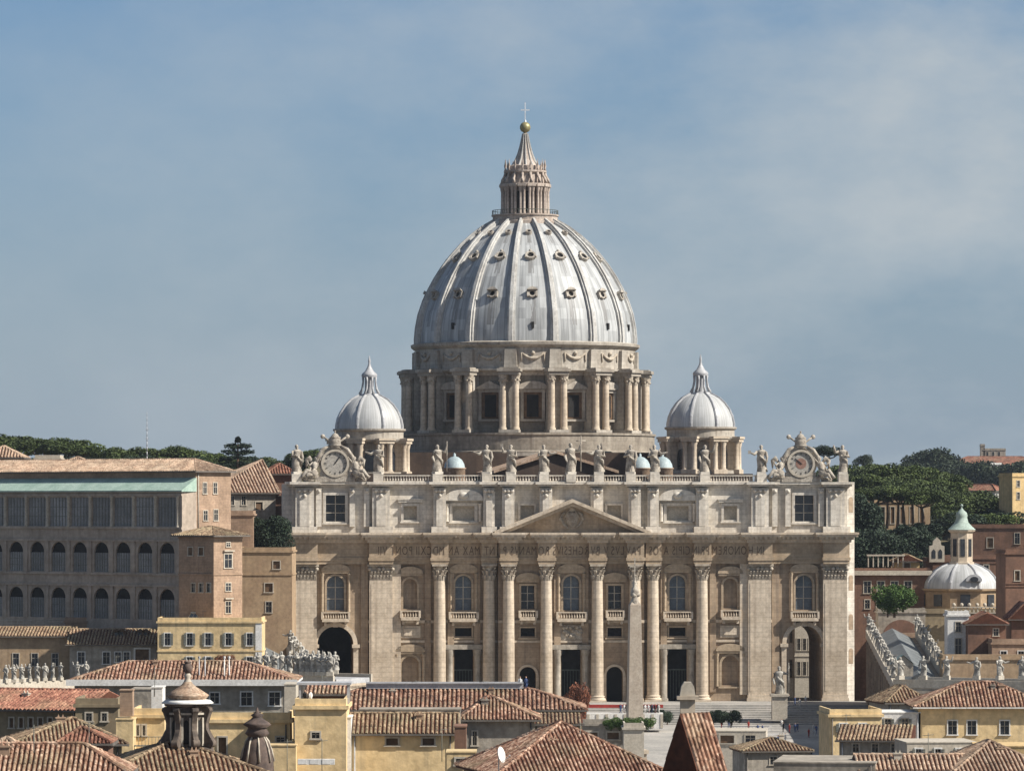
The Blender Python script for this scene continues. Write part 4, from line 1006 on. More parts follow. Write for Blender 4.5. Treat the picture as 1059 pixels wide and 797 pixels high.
def trunk_mesh(name, seed, kind, H):
    rnd = random.Random(seed); mb = MB()
    if kind == 'umbrella':
        top = Vector((rnd.uniform(-.6, .6), rnd.uniform(-.6, .6), -2.2)); mb.tube([(0, 0, -H), top*.5+Vector((rnd.uniform(-.3, .3), 0, -H*.5)), top], [.42, .34, .28], 7)
        for i in range(6):
            t = i*1.05+rnd.uniform(-.3, .3); e = Vector((3.3*math.cos(t), 3.3*math.sin(t), -.2)); mb.tube([top, (top+e)/2+Vector((0, 0, -.5)), e], [.22, .16, .07], 5)
    elif kind == 'cedar': mb.tube([(0, 0, -H), (0, 0, 5), (0, 0, 14.5)], [.6, .4, .08], 7)
    else:
        mb.tube([(0, 0, -H), (.1, 0, -1)], [.3, .2], 6)
        for i in range(4): t = i*1.6; mb.tube([(.1, 0, -1.2), (1.7*math.cos(t), 1.7*math.sin(t), .6)], [.16, .06], 5)
    me = bpy.data.meshes.new(name); me.from_pydata([tuple(v) for v in mb.v], [], mb.f); me.materials.append(M['bark']); return me
UC = [crown_mesh('crown', i, 'umbrella', 6500, M['leaf']) for i in range(4)]; UT = [trunk_mesh('trunk', i, 'umbrella', 9) for i in range(4)]
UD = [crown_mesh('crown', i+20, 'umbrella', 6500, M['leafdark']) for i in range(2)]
RC = [crown_mesh('crown', i+9, 'round', 4500, M[k]) for i, k in enumerate(('leafdark', 'leafgreen', 'leafred', 'leaffar'))]; RT = trunk_mesh('trunk', 5, 'round', 4)
CC = crown_mesh('crown', 31, 'cedar', 9000, M['leafdark']); CT = trunk_mesh('trunk', 3, 'cedar', 6)
trnd = random.Random(77)
def tree(name, label, px, py, Y, s, crown, trunk, cat='tree', group=None, sz=None, rz=None):
    """py = middle of the crown in the photograph"""
    t = thing(name, label, cat, P(px, py, Y), trnd.uniform(0, 6.28) if rz is None else rz, group)
    t.scale = (s, s, s*(sz or 1)); link('crown', crown, t); link('trunk', trunk, t); return t
ordn = ['first', 'second', 'third', 'fourth', 'fifth', 'sixth', 'seventh', 'eighth', 'ninth', 'tenth', 'eleventh', 'twelfth', 'thirteenth', 'fourteenth', 'fifteenth']
# left skyline, from the picture's edge towards the basilica
sky_l = [(2, 460, 1.25), (24, 461, 1.1), (47, 463, 1.15), (68, 463, 1.0), (88, 467, .95), (100, 472, .7), (124, 471, 1.0), (146, 472, 1.0), (163, 473, .7), (188, 472, 1.2), (210, 475, 1.0), (226, 479, .9), (272, 481, .95), (309, 474, .85), (324, 472, .9)]
for i, (px, py, s) in enumerate(sky_l):
    tree('umbrella_pine', f'broad umbrella pine on the left skyline, {ordn[i]} from the left picture edge', px, py, 1300, s*1.3, UC[i % 4], UT[i % 4], group='umbrella pines on the left skyline')
for i in range(24):
    px = 8 + i*13.2; py = 480 + trnd.uniform(-3, 5)
    tree('umbrella_pine', 'darker umbrella pine behind the palace roofs, below the left skyline trees', px, py, 1240, trnd.uniform(.8, 1.1), UD[i % 2] if i % 3 else UC[i % 4], UT[i % 4], group='dark pines behind the palace roofs')
tree('cedar', 'tall tiered dark cedar standing above the trees left of the basilica', 246, 497, 1180, 1.15, CC, CT, sz=.62)
for px, py, s, w in ((231, 497, .8, 'left'), (262, 500, .85, 'right')):
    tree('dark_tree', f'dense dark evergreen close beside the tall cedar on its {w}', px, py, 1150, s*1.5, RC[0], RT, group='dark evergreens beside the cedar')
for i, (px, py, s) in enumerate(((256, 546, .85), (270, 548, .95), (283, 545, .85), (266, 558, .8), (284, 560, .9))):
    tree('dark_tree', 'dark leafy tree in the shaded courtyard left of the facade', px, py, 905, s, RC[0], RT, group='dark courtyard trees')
# grove on the slope right of the basilica
for r, (y0, n, a, b, Y) in enumerate(((493, 12, 868, 985, 1300), (503, 10, 880, 1010, 1275), (512, 9, 895, 1040, 1250), (527, 7, 950, 1062, 1222), (541, 6, 960, 1072, 1200))):
    for i in range(n):
        px = a + (b-a)*(i+.5)/n + trnd.uniform(-4, 4); yy = y0 + (trnd.uniform(-4, 4)) + (max(0, px-940)*.2 if r < 3 else 0)
        lb = ['umbrella pine on the skyline of the wooded slope right of the basilica', 'umbrella pine in the second row down the wooded slope', 'umbrella pine in the middle of the wooded slope right of the basilica', 'umbrella pine low on the slope behind the green-topped church lantern', 'umbrella pine at the foot of the wooded slope, by the right picture edge'][r]
        tree('umbrella_pine', lb, px, yy, Y+trnd.uniform(-10, 10), trnd.uniform(1.15, 1.6), UC[i % 4] if (r < 4 or i % 2) else UD[i % 2], UT[i % 4], group=['pines on the right skyline', 'pines in the second row', 'pines in the middle of the slope', 'pines low on the slope', 'pines at the foot of the slope'][r])
for i in range(7):
    tree('umbrella_pine', 'umbrella pine whose bare trunk stands before the tan retaining wall', 898+i*9.5+trnd.uniform(-3, 3), 512+trnd.uniform(-2, 3), 1178, trnd.uniform(.95, 1.2), UC[i % 4], UT[i % 4], group='pines before the retaining wall')
for i in range(26):
    px = (884 + (i % 9)*9 if i > 5 else 880 + i*3) + trnd.uniform(-3, 3); py = (553 + (i//9)*8 if i > 5 else 515+i*6) + trnd.uniform(-3, 3)
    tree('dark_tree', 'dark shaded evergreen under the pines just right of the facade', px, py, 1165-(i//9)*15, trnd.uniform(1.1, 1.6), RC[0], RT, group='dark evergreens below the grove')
tree('lone_tree', 'tiny lone tree rising above the right skyline near the facade', 893, 476, 1700, .85, RC[3], RT)
tree('lone_tree', 'small rounded tree on the skyline between the grove and the far villa', 938, 486, 2000, 1.3, RC[3], RT)
for i in range(46):
    tree('far_tree', 'hazy blue green tree on the far hill by the villa', (952+i*4 if i < 9 else 948+(i-9)*3.4)+trnd.uniform(-2, 2), (480+trnd.uniform(-3, 5)+abs(i-4)*.5) if i < 9 else (495+trnd.uniform(-4, 6)), 2235-i, 2.6, RC[3], RT, group='hazy trees on the far hill')
tree('umbrella_pine', 'dark flat topped pine peeking above the parapet beside the right clock', 858, 467, 1250, .9, UD[0], UT[0])
for px, py, s in ((925, 619, 1.1), (918, 624, .8), (934, 617, .9)):
    tree('bush', 'bright green round bush on the terrace below the brick palace', px, py, 860, s*.8, RC[1], RT, cat='bush', group='green bushes on the brick palace terrace')
tree('rusty_tree', 'rust coloured small tree standing before the central columns', 595, 728, 860, .62, RC[2], RT, sz=2.1)
for i, px in enumerate((668, 677, 690, 738, 747, 757)):
    tree('hedge_bush', ('grey green shrub below the steps, left of the steep dark roof' if i < 3 else 'grey green shrub below the steps, right of the steep tiled roof'), px, 740, 872, .42, RC[0], RT, cat='bush', group='shrubs left of the steep roof' if i < 3 else 'shrubs right of the steep roof')
for i in range(5): tree('potted_shrub', 'small green shrub on the terrace in front of the obelisk', 632+i*9, 748, 690, .32, RC[1], RT, cat='bush', group='shrubs on the terrace before the obelisk')

# ================================================================ houses
tr_ = random.Random(12)
def tile_plane(mb, poly, sp, h=None, seg=1.3):
    p = [Vector(q) for q in poly]; u = (p[1]-p[0]).normalized(); n = (p[1]-p[0]).cross(p[2]-p[0]).normalized()
    if n.z < 0: n = -n
    v = n.cross(u)
    if v.z < 0: v = -v
    q2 = [((q-p[0]).dot(u), (q-p[0]).dot(v)) for q in p]; umin = min(a for a, b in q2); umax = max(a for a, b in q2); h = h or sp*.34; k = umin + sp*.5
    flip = (u.cross(v)).dot(n) < 0
    while k < umax:
        vs_ = []
        for (a, b), (c, d) in zip(q2, q2[1:]+q2[:1]):
            if (a-k)*(c-k) <= 0 and abs(a-c) > 1e-6: vs_.append(b+(d-b)*(k-a)/(c-a))
        if len(vs_) >= 2 and max(vs_)-min(vs_) > .2:
            lo, hi = min(vs_)-.06-tr_.uniform(0, .05), max(vs_); ns = max(1, int((hi-lo)/seg))
            for i in range(ns):
                a0 = lo+(hi-lo)*i/ns-(.03 if i else 0); a1 = lo+(hi-lo)*(i+1)/ns; w = sp*tr_.uniform(.33, .39); j = tr_.gauss(0, sp*.035); hh_ = h*tr_.uniform(.85, 1.15); j2 = tr_.gauss(0, sp*.03)
                def ring(o): return [(-w+o, -.03), (-w*.6+o, hh_*.75), (o, hh_), (w*.6+o, hh_*.75), (w+o, -.03)]
                P0 = [p[0]+u*(k+a)+v*a0+n*(b+.025) for a, b in ring(j)]; P1 = [p[0]+u*(k+a)+v*a1+n*(b-.01) for a, b in ring(j2)]
                fs = [(i_, i_+1, 6+i_, 5+i_) for i_ in range(4)] + [(4, 3, 2, 1, 0)]
                mb.add(P0+P1, [f[::-1] for f in fs] if not flip else fs)
        k += sp
def ridge_tiles(t, a, b, r):
    a, b = Vector(a), Vector(b); L_ = (b-a).length; n = max(1, int(L_/.55))
    for i in range(n):
        p, q = a.lerp(b, i/n), a.lerp(b, (i+1.08)/n if i < n-1 else 1)
        dz_ = Vector((0, 0, .06+tr_.uniform(-.015, .02))); t.tube([p+dz_, q+dz_-Vector((0, 0, .02))], [r*tr_.uniform(1.0, 1.12), r*.86], 6, smooth=False)
def make_roof(parent, kind, x0, x1, y0, y1, z, rise, over, rmat, sp, ax=.5, trimmat='gutterdark'):
    x0 -= over; x1 += over; y0 -= over; y1 += over; xm, ym = x0+(x1-x0)*ax, (y0+y1)/2; zt = z+rise
    A, B_, C, D = (x0, y0, z), (x1, y0, z), (x1, y1, z), (x0, y1, z)
    if kind == 'gable_x': P_, Q = (x0, ym, zt), (x1, ym, zt); planes = [[A, B_, Q, P_], [C, D, P_, Q]]; ends = [[D, A, P_], [B_, C, Q]]; ridge = [(P_, Q)]
    elif kind == 'gable_y': P_, Q = (xm, y0, zt), (xm, y1, zt); planes = [[B_, C, Q, P_], [D, A, P_, Q]]; ends = [[A, B_, P_], [C, D, Q]]; ridge = [(P_, Q)]
    elif kind == 'hip':
        e = min((x1-x0), (y1-y0))/2
        if x1-x0 >= y1-y0: P_, Q = (x0+e, ym, zt), (x1-e, ym, zt); planes = [[A, B_, Q, P_], [C, D, P_, Q], [D, A, P_], [B_, C, Q]]
        else: P_, Q = (xm, y0+e, zt), (xm, y1-e, zt); planes = [[A, B_, P_], [C, D, Q], [D, A, P_, Q], [B_, C, Q, P_]]
        ends = []; ridge = [(P_, Q), (A, P_), (D, P_ if x1-x0 >= y1-y0 else Q), (B_, Q if x1-x0 >= y1-y0 else P_), (C, Q)]
    elif kind == 'pyr': T = (xm, ym, zt); planes = [[A, B_, T], [B_, C, T], [C, D, T], [D, A, T]]; ends = []; ridge = [(A, T), (B_, T), (C, T), (D, T)]
    elif kind == 'shed': P_, Q = (x0, y1, zt), (x1, y1, zt); planes = [[A, B_, Q, P_]]; ends = [[D, A, P_], [B_, C, Q], [C, D, P_, Q]]; ridge = []
    m = MB()
    for pl_ in planes+ends: m.add(pl_, [tuple(range(len(pl_)))])
    m.box(x0+.02, x1-.02, y0+.02, y1-.02, z-.22, z-.004)
    ro = m.build('roof', M['tiledark'] if sp else M[rmat], parent)
    t = MB()
    if sp:
        for pl_ in planes: tile_plane(t, pl_, sp)
    for a, b in ridge:
        if sp: ridge_tiles(t, a, b, .17)
        else: t.tube([Vector(a)+Vector((0, 0, .06)), Vector(b)+Vector((0, 0, .06))], .16, 6, smooth=False)
    if t.f: t.build('roof_tiles', M[rmat], ro)
    gt = MB(); gt.box(x0-.1, x1+.1, y0-.16, y0-.005, z-.2, z-.02); gt.box(x1+.005, x1+.14, y0, y1, z-.24, z+.02); gt.build('gutter', M[trimmat], ro)
    return ro
def wpart(parent, x, z0, z1, w, style, Mx=None, fm='trim'):
    """window in a plane facing local -y at x; Mx places that plane"""
    f = MB(Mx); t = .16*max(1, w*.8)
    f.box(x-w/2-t, x-w/2, -.09, .2, z0, z1); f.box(x+w/2, x+w/2+t, -.09, .2, z0, z1); f.box(x-w/2-t, x+w/2+t, -.1, .2, z1, z1+t); f.box(x-w/2-t-.1, x+w/2+t+.1, -.18, .2, z0-.16, z0)
    if style == 'h': f.box(x-w/2-.4, x+w/2+.4, -.45, .1, z1+t+.25, z1+t+.5)
    o = f.build('window', M[fm], parent)
    p = MB(Mx); yy = .17 if Mx is None else -.03
    if style != 'b':
        p.box(x-w/2, x+w/2, yy, yy+.06, z0, z1); p.build('pane', M['glassd'], o)
        q = MB(Mx); q.box(x-.04, x+.04, yy-.05, yy-.003, z0, z1); q.box(x-w/2, x+w/2, yy-.05, yy-.004, z0+(z1-z0)*.6, z0+(z1-z0)*.6+.07); q.build('mullion', M['trim'], o)
    else: p.box(x-w/2, x+w/2, yy, yy+.06, z0, z1); p.build('closed_shutter', M['wood'], o)
    if style == 's':
        for s in (-1, 1):
            q = MB(Mx); xa = x+s*(w/2+t*.5+w*.26); q.box(xa-w*.24, xa+w*.24, -.16, -.095, z0, z1)
            for k in range(5): zz = z0+(z1-z0)*(k+.5)/5; q.box(xa-w*.2, xa+w*.2, -.19, -.155, zz-.05, zz+.05)
            q.build('shutter', M['shutter'], o)
hr_ = random.Random(21)
def house(name, label, px0, px1, ye, Y, dep, rot=0, wall='tan', roof='hip', rise=2.0, rmat='tile', over=.5, sp=.42, wins=(), rwins=(), lwins=(), cat='building', zb=0.0, ax=.5, ref=None, trimmat='gutterdark', group=None, fm='trim', string=()):
    th = R(rot); c, s_ = math.cos(th), math.sin(th); pr = ref if ref is not None else (px0+px1)/2; cx = (pr-PXC)*Y/F
    def lx(px): q = (px-PXC)/F; return (q*Y-cx)/(c-q*s_)
    def lz(py, x): return CAMZ + (YH-py)*(Y+x*s_)/F - zb
    xa, xb = lx(px0), lx(px1); ze = lz(ye, lx(pr)); root = thing(name, label, cat, (cx, Y, zb), th, group)
    hs = []; ws_ = []
    for (px, ya, yb_, wp, stl) in wins:
        x = lx(px); w = wp*(Y+x*s_)/F/c; z1, z0 = lz(ya, x), lz(yb_, x); hs.append((x-w/2, x+w/2, z0, z1)); ws_.append((x, z0, z1, w, stl))
    m = MB(); m.wall(xa, xb, 0, ze, 0, .3, hs); m.box(xa+.001, xb-.001, .3, dep, 0, ze-.002)
    if roof == 'flat': m.box(xa-.25, xb+.25, -.25, dep+.2, ze, ze+.35); m.box(xa, xb, 0, .25, ze+.35, ze+1.0); m.box(xb-.25, xb, .25, dep, ze+.35, ze+1.0); m.box(xa, xa+.25, .25, dep, ze+.35, ze+1.0)
    for py in string: z = lz(py, lx(pr)); m.box(xa-.12, xb+.12, -.15, 0.05, z-.12, z+.15); m.box(xb+.003, xb+.14, .05, dep, z-.12, z+.15)
    if roof == 'plain': m.box(xa-.07, xb+.07, -.07, dep+.05, ze, ze+.13)
    m.build('wall', M[wall], root)
    for x, z0, z1, w, stl in ws_: wpart(root, x, z0, z1, w, stl, fm=fm)
    for u, ya, yb_, w, stl in rwins:
        Mx = Matrix.Translation((xb, u, 0)) @ Matrix.Rotation(math.pi/2, 4, 'Z'); wpart(root, 0, lz(yb_, xb), lz(ya, xb), w, stl, Mx, fm=fm)
    for u, ya, yb_, w, stl in lwins:
        Mx = Matrix.Translation((xa, u, 0)) @ Matrix.Rotation(-math.pi/2, 4, 'Z'); wpart(root, 0, lz(yb_, xa), lz(ya, xa), w, stl, Mx, fm=fm)
    if roof not in ('flat', 'plain'):
        ro = make_roof(root, roof, xa, xb, 0, dep, ze, rise, over, rmat, sp, ax, trimmat)
        if 300 < Y < 700 and xb-xa > 6 and roof in ('hip', 'gable_x', 'pyr'):      # chimneys and a roof window
            for k in range(1 + int((xb-xa) > 16)):
                x = xa+(xb-xa)*hr_.uniform(.3, .7); y = dep*hr_.uniform(.3, .42); hz_ = ze+rise*y/(dep/2)*.8; m = MB(); w_ = hr_.uniform(.28, .42)
                m.box(x-w_, x+w_, y-.3, y+.3, hz_-.6, hz_+hr_.uniform(.5, .9)); top = m.v[-1].z; m.box(x-w_-.08, x+w_+.08, y-.38, y+.38, top, top+.1)
                for q in (-1, 1): m.prism([(x+q*w_*.5-.11, top+.1), (x+q*w_*.5+.11, top+.1), (x+q*w_*.5, top+.42)], y-.11, y+.11)
                m.build('chimney', M[hr_.choice(('trim', 'pinkbrick', 'grey'))], ro)
    if 300 < Y < 700 and xb-xa > 5:
        for x in (xa+.35, xb-.4):
            if hr_.random() < .7: m = MB(); m.tube([(x, -.1, ze-.15), (x, -.1, 0)], .07, 5); m.build('downpipe', M[hr_.choice(('gutterdark', 'gutter'))], root)
    root['_h'] = ze + zb
    del root['_h']
    return root, xa, xb, ze
def win_row(pxs, ya, yb, w, st): return [(p, ya, yb, w, st) for p in pxs]
# ================================================================ the loggia palace (left)
Yl = 850.0; th = R(-40); cx = (187-PXC)*Yl/F
lp = thing('loggia_palace', 'long shaded palace with glazed loggias, two rows of arches and a green copper roof', 'palace', (cx, Yl, 0), th)
bay = 24.6*Yl/F/math.cos(th)
def LZ(py): return ZY(py, Yl)
m = MB(); m.box(-66, 0, 4.0, 13.5, 0, LZ(488)); m.build('wall', M['pinkbrick'], lp)
holes = []; nb = 10
for i in range(nb):
    xc = -(i+.62)*bay
    holes.append((xc-bay*.335, xc+bay*.335, LZ(592), LZ(561), True)); holes.append((xc-bay*.335, xc+bay*.335, LZ(641), LZ(609), True))
    holes.append((xc-bay*.43, xc+bay*.43, LZ(544), LZ(514)))
m = MB(); m.wall(-nb*bay-2, 0.3, 0, LZ(508.3), 0, 1.0, holes); lw = m.build('gallery', M['loggia'], lp)
m = MB(); m.box(-nb*bay-2, 0.2, 1.0, 3.98, 0, LZ(508.3)-.1); m.build('gallery_back', M['loggia'], lp)
for z in (508.3, 511.5, 546, 559, 594, 606):
    m = MB(); m.box(-nb*bay-2, 0.5, -.35, -.003, LZ(z)-.18, LZ(z)+.2); m.build('string_course', M['loggia'], lp)
for i in range(nb):
    xc = -(i+.62)*bay
    for za, zb_, wdt, ar in ((592, 561, .335, 1), (641, 609, .335, 1), (544, 514, .43, 0)):
        p = MB(); zt = LZ(zb_)-(2.0 if ar else 0)
        p.box(xc-bay*wdt, xc+bay*wdt, .3, .4, LZ(za), zt)
        w = p.build('glazing', M['loggiaglass'], lp); q = MB()
        if ar: q.box(xc-bay*wdt, xc+bay*wdt, .42, .5, zt, LZ(zb_)+.1)
        q.box(xc-bay*wdt, xc+bay*wdt, .28, .41, zt+.001, zt+.12)
        q.build('lunette', M['dark'], w)
        q = MB()
        for k in range(1, 6): x = xc-bay*wdt+2*bay*wdt*k/6; q.box(x-.05, x+.05, .22, .298, LZ(za), zt)
        for k in range(1, 3): z = LZ(za)+(zt-LZ(za))*k/3; q.box(xc-bay*wdt, xc+bay*wdt, .23, .295, z-.05, z+.05)
        q.build('mullion', M['shutter'], w)
    m = MB(); x = xc+bay*.5; m.lathe([(.42, LZ(545)), (.3, LZ(544)+.3), (.27, LZ(515)), (.42, LZ(514)), (.46, LZ(512.6))], 10, (x, -.12)); m.build('column', M['trim'], lp)
    for za, zb_ in ((594, 560), (641, 607)): m = MB(); m.box(x-.42, x+.42, -.22, -.002, LZ(za), LZ(zb_)); m.build('pilaster', M['loggia'], lp)
m = MB(); m.add([(-66, -.7, LZ(508.2)+.25), (.9, -.7, LZ(508.2)+.25), (.2, 4.05, LZ(493.5)), (-66, 4.05, LZ(493.5)), (-66, -.7, LZ(508.2)), (.9, -.7, LZ(508.2)), (.2, 4.05, LZ(508.2)), (-66, 4.05, LZ(508.2))],
                [(0, 1, 2, 3), (4, 5, 1, 0), (1, 5, 6, 2), (7, 6, 5, 4)]); m.build('copper_roof', M['copper'], lp)
make_roof(lp, 'hip', -66, 0, 4.0, 13.5, LZ(488)+.22, 2.3, .7, 'tilepale', .6)
for u, za, zb_, w in ((6.4, 510, 499, .9), (9.2, 510, 499, .9), (6.6, 538, 528, 1.0), (9.4, 538, 527, 1.0)):
    wpart(lp, 0, LZ(za), LZ(zb_), w, 'f', Matrix.Translation((0, u, 0)) @ Matrix.Rotation(math.pi/2, 4, 'Z'))
m = MB(); m.tube([(.1, 4.6, LZ(546)), (.1, 4.6, LZ(488))], .12, 6); m.box(0.003, .1, 1.2, 3.3, LZ(544), LZ(523)); m.build('downpipe', M['trim'], lp)

house('brick_wing', 'small brick wing with dark tiled roof at the right end of the loggia palace', 185, 221, 553.5, 835, 7.6, -40, 'pinkbrick', 'hip', 1.6, 'tileold', 1.0, .5, ref=221,
      wins=[(197, 566, 574, 5, 'b'), (208, 566, 574, 5, 'b'), (200, 603, 612, 4, 'f'), (208, 603, 612, 4, 'f'), (216, 603, 612, 4, 'f')], rwins=[(3.8, 573, 587, 1.9, 'h'), (3.8, 561, 565, 1.0, 'f'), (3.8, 603, 611, 1.3, 'f'), (3.8, 622, 634, 1.3, 'h')], string=(594, 556))
house('brick_apartment', 'pinkish wall in front of the trees, between brick wing and grey walled chapel', 219, 262, 533, 900, 8, 0, 'pinkbrick', 'flat')
house('chapel', 'chapel with a long tan tiled roof and shaded grey upper wall left of the facade', 218, 285, 509.5, 945, 24, 18, 'grey', 'pyr', 7.0, 'tilepale', .8, .7, ax=.97, wins=win_row((228, 240, 252), 513, 522, 4, 'f') + [(268, 519, 527, 7, 'b')])
house('plain_house', 'tan walled house with few windows between the brick wing and the facade', 246, 302, 571, 885, 16, 0, 'tan', 'flat', wins=[(278, 603, 612, 8, 'b'), (278, 622, 633, 6, 'f'), (286, 580, 588, 7, 'b')], string=(594,))
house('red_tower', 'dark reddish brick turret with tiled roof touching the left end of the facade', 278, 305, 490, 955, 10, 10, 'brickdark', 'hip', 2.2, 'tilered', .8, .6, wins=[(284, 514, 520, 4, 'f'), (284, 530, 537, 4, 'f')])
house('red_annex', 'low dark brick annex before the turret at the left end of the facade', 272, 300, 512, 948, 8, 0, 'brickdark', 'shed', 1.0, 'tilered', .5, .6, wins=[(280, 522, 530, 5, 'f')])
house('distant_house', 'distant roof with pale gable at the far left picture edge above the palace', -20, 22, 473, 1000, 12, 0, 'pinkbrick', 'hip', 2.6, 'tilepale', .6, .7)
house('distant_house', 'distant low pale house behind the palace roof, right of the leftmost gable', 36, 62, 475, 1010, 8, 0, 'trim', 'flat')
house('distant_house', 'small distant house with low tan roof above the middle of the palace roof', 70, 88, 477, 1010, 8, 0, 'tan', 'hip', 1.0, 'tilepale')
m = MB(); 
for z in range(0, 10): m.tube([(0, 0, z*1.1), (0, 0, z*1.1+1.1)], .14-.01*z, 4)
for z in (3, 5, 7): m.box(-.5, .5, -.05, .05, z, z+.08)
tag(m.build('radio_mast', M['gutter'], None, P(152, 477, 1010)), 'thin radio mast rising above the palace roof against the sky', 'mast')

# ---- houses below the loggia
house('tan_house', 'tan house with brown tiled roof and three dark windows at the left picture edge', -12, 72, 657.5, 850, 14, 0, 'tan', 'gable_x', 1.5, 'tileold', .7, .6, wins=win_row((16.5, 36, 57), 675.5, 688, 6, 'f'))
m = MB(); 
for i in range(14): m.tube([(i*1.2, 0, 0), (i*1.2, 0, 1.3)], .05, 4)
m.tube([(0, 0, 1.3), (15.6, 0, 1.3)], .06, 4); m.tube([(0, 0, .7), (15.6, 0, .7)], .04, 4)
tag(m.build('roof_fence', M['trim'], None, P(-8, 648, 868)), 'thin metal fence running along the far side of the leftmost tan roof', 'fence')
house('terrace_wall', 'sunlit salmon terrace block behind the shaded brown roofs, below the loggia arches', 67, 128, 643.5, 866, 6, 0, 'pinkbrick', 'flat')
house('red_block', 'dark red block between the salmon terrace and the yellow shuttered house', 128, 163, 641, 868, 6, 0, 'brick', 'flat')
rt, xa, xb, ze = house('long_roof_house', 'house with broad shaded brown roof and white framed windows, left of the yellow shuttered house', 72, 162, 666, 845, 14, 0, 'grey', 'gable_x', 2.6, 'tileold', .7, .6, wins=win_row((84, 110), 674, 686, 7, 'f') + win_row((122, 131), 674, 684, 6, 'f') + [(147, 671, 682, 14, 'b')], fm='white')
for i, px in enumerate((121, 126, 145, 151)):
    m = MB(); m.box(-.55, .55, -.3, 1.5, 0, 1.1); m.prism([(-.8, 1.1), (.8, 1.1), (0, 1.6)], -.5, 1.5); p = P(px, 660, 850)
    o = m.build('dormer', M['wood'], rt, (p.x-rt.location.x, 4.0, ze+1.2)); q = MB(); q.box(-.35, .35, -.34, -.3, .2, .95); q.build('pane', M['glassd'], o)
rt, xa, xb, ze = house('shuttered_house', 'pale yellow flat roofed house with a row of five shuttered windows', 163, 270.5, 644, 830, 12, 0, 'yellow', 'flat', wins=win_row((173, 196, 215, 236, 258), 654.5, 667, 5.5, 's') + win_row((196, 215, 258), 679, 690, 5.5, 's'), fm='white', string=(673,))
m = MB(); m.box(xb-1.1, xb+.05, -.12, -.003, 0, ze); m.build('lit_edge_strip', M['white'], rt)  # white strip paints in the sunlit right edge of the house
m = MB(); 
for i in range(7): x = -2.6+i*.87; m.tube([(x, -1.1, 0), (x*.72, 0, 1.5), (x*.72, 0, 1.6)], .07, 4)
m.tube([(-1.9, 0, 1.55), (1.9, 0, 1.55)], .1, 4); m.tube([(-2.7, -1.1, .05), (2.7, -1.1, .05)], .1, 4); sk = m.build('frame', M['white'], None)
root = thing('skylight', 'white framed glass skylight on the flat roof of the yellow shuttered house', 'skylight', P(208, 642, 838)); sk.parent = root
m = MB(); m.add([(-2.6, -1.05, 0), (2.6, -1.05, 0), (1.9, 0, 1.45), (-1.9, 0, 1.45)], [(0, 1, 2, 3)]); m.add([(-2.6, 1.05, 0), (2.6, 1.05, 0), (1.9, 0, 1.45), (-1.9, 0, 1.45)], [(3, 2, 1, 0)]); m.build('glass', M['glassb'], root)
for i, px in enumerate((227, 236)):
    t = thing('potted_shrub', 'small reddish potted shrub on the ledge before the shuttered house' if i else 'small reddish potted shrub, the left one, before the shuttered house', 'potted plant', P(px, 683, 815)); link('leaves', RC[2], t).scale = (.28, .28, .35); m = MB(); m.lathe([(.4, -3), (.6, -1.2)], 10); m.build('pot', M['clay'], t)

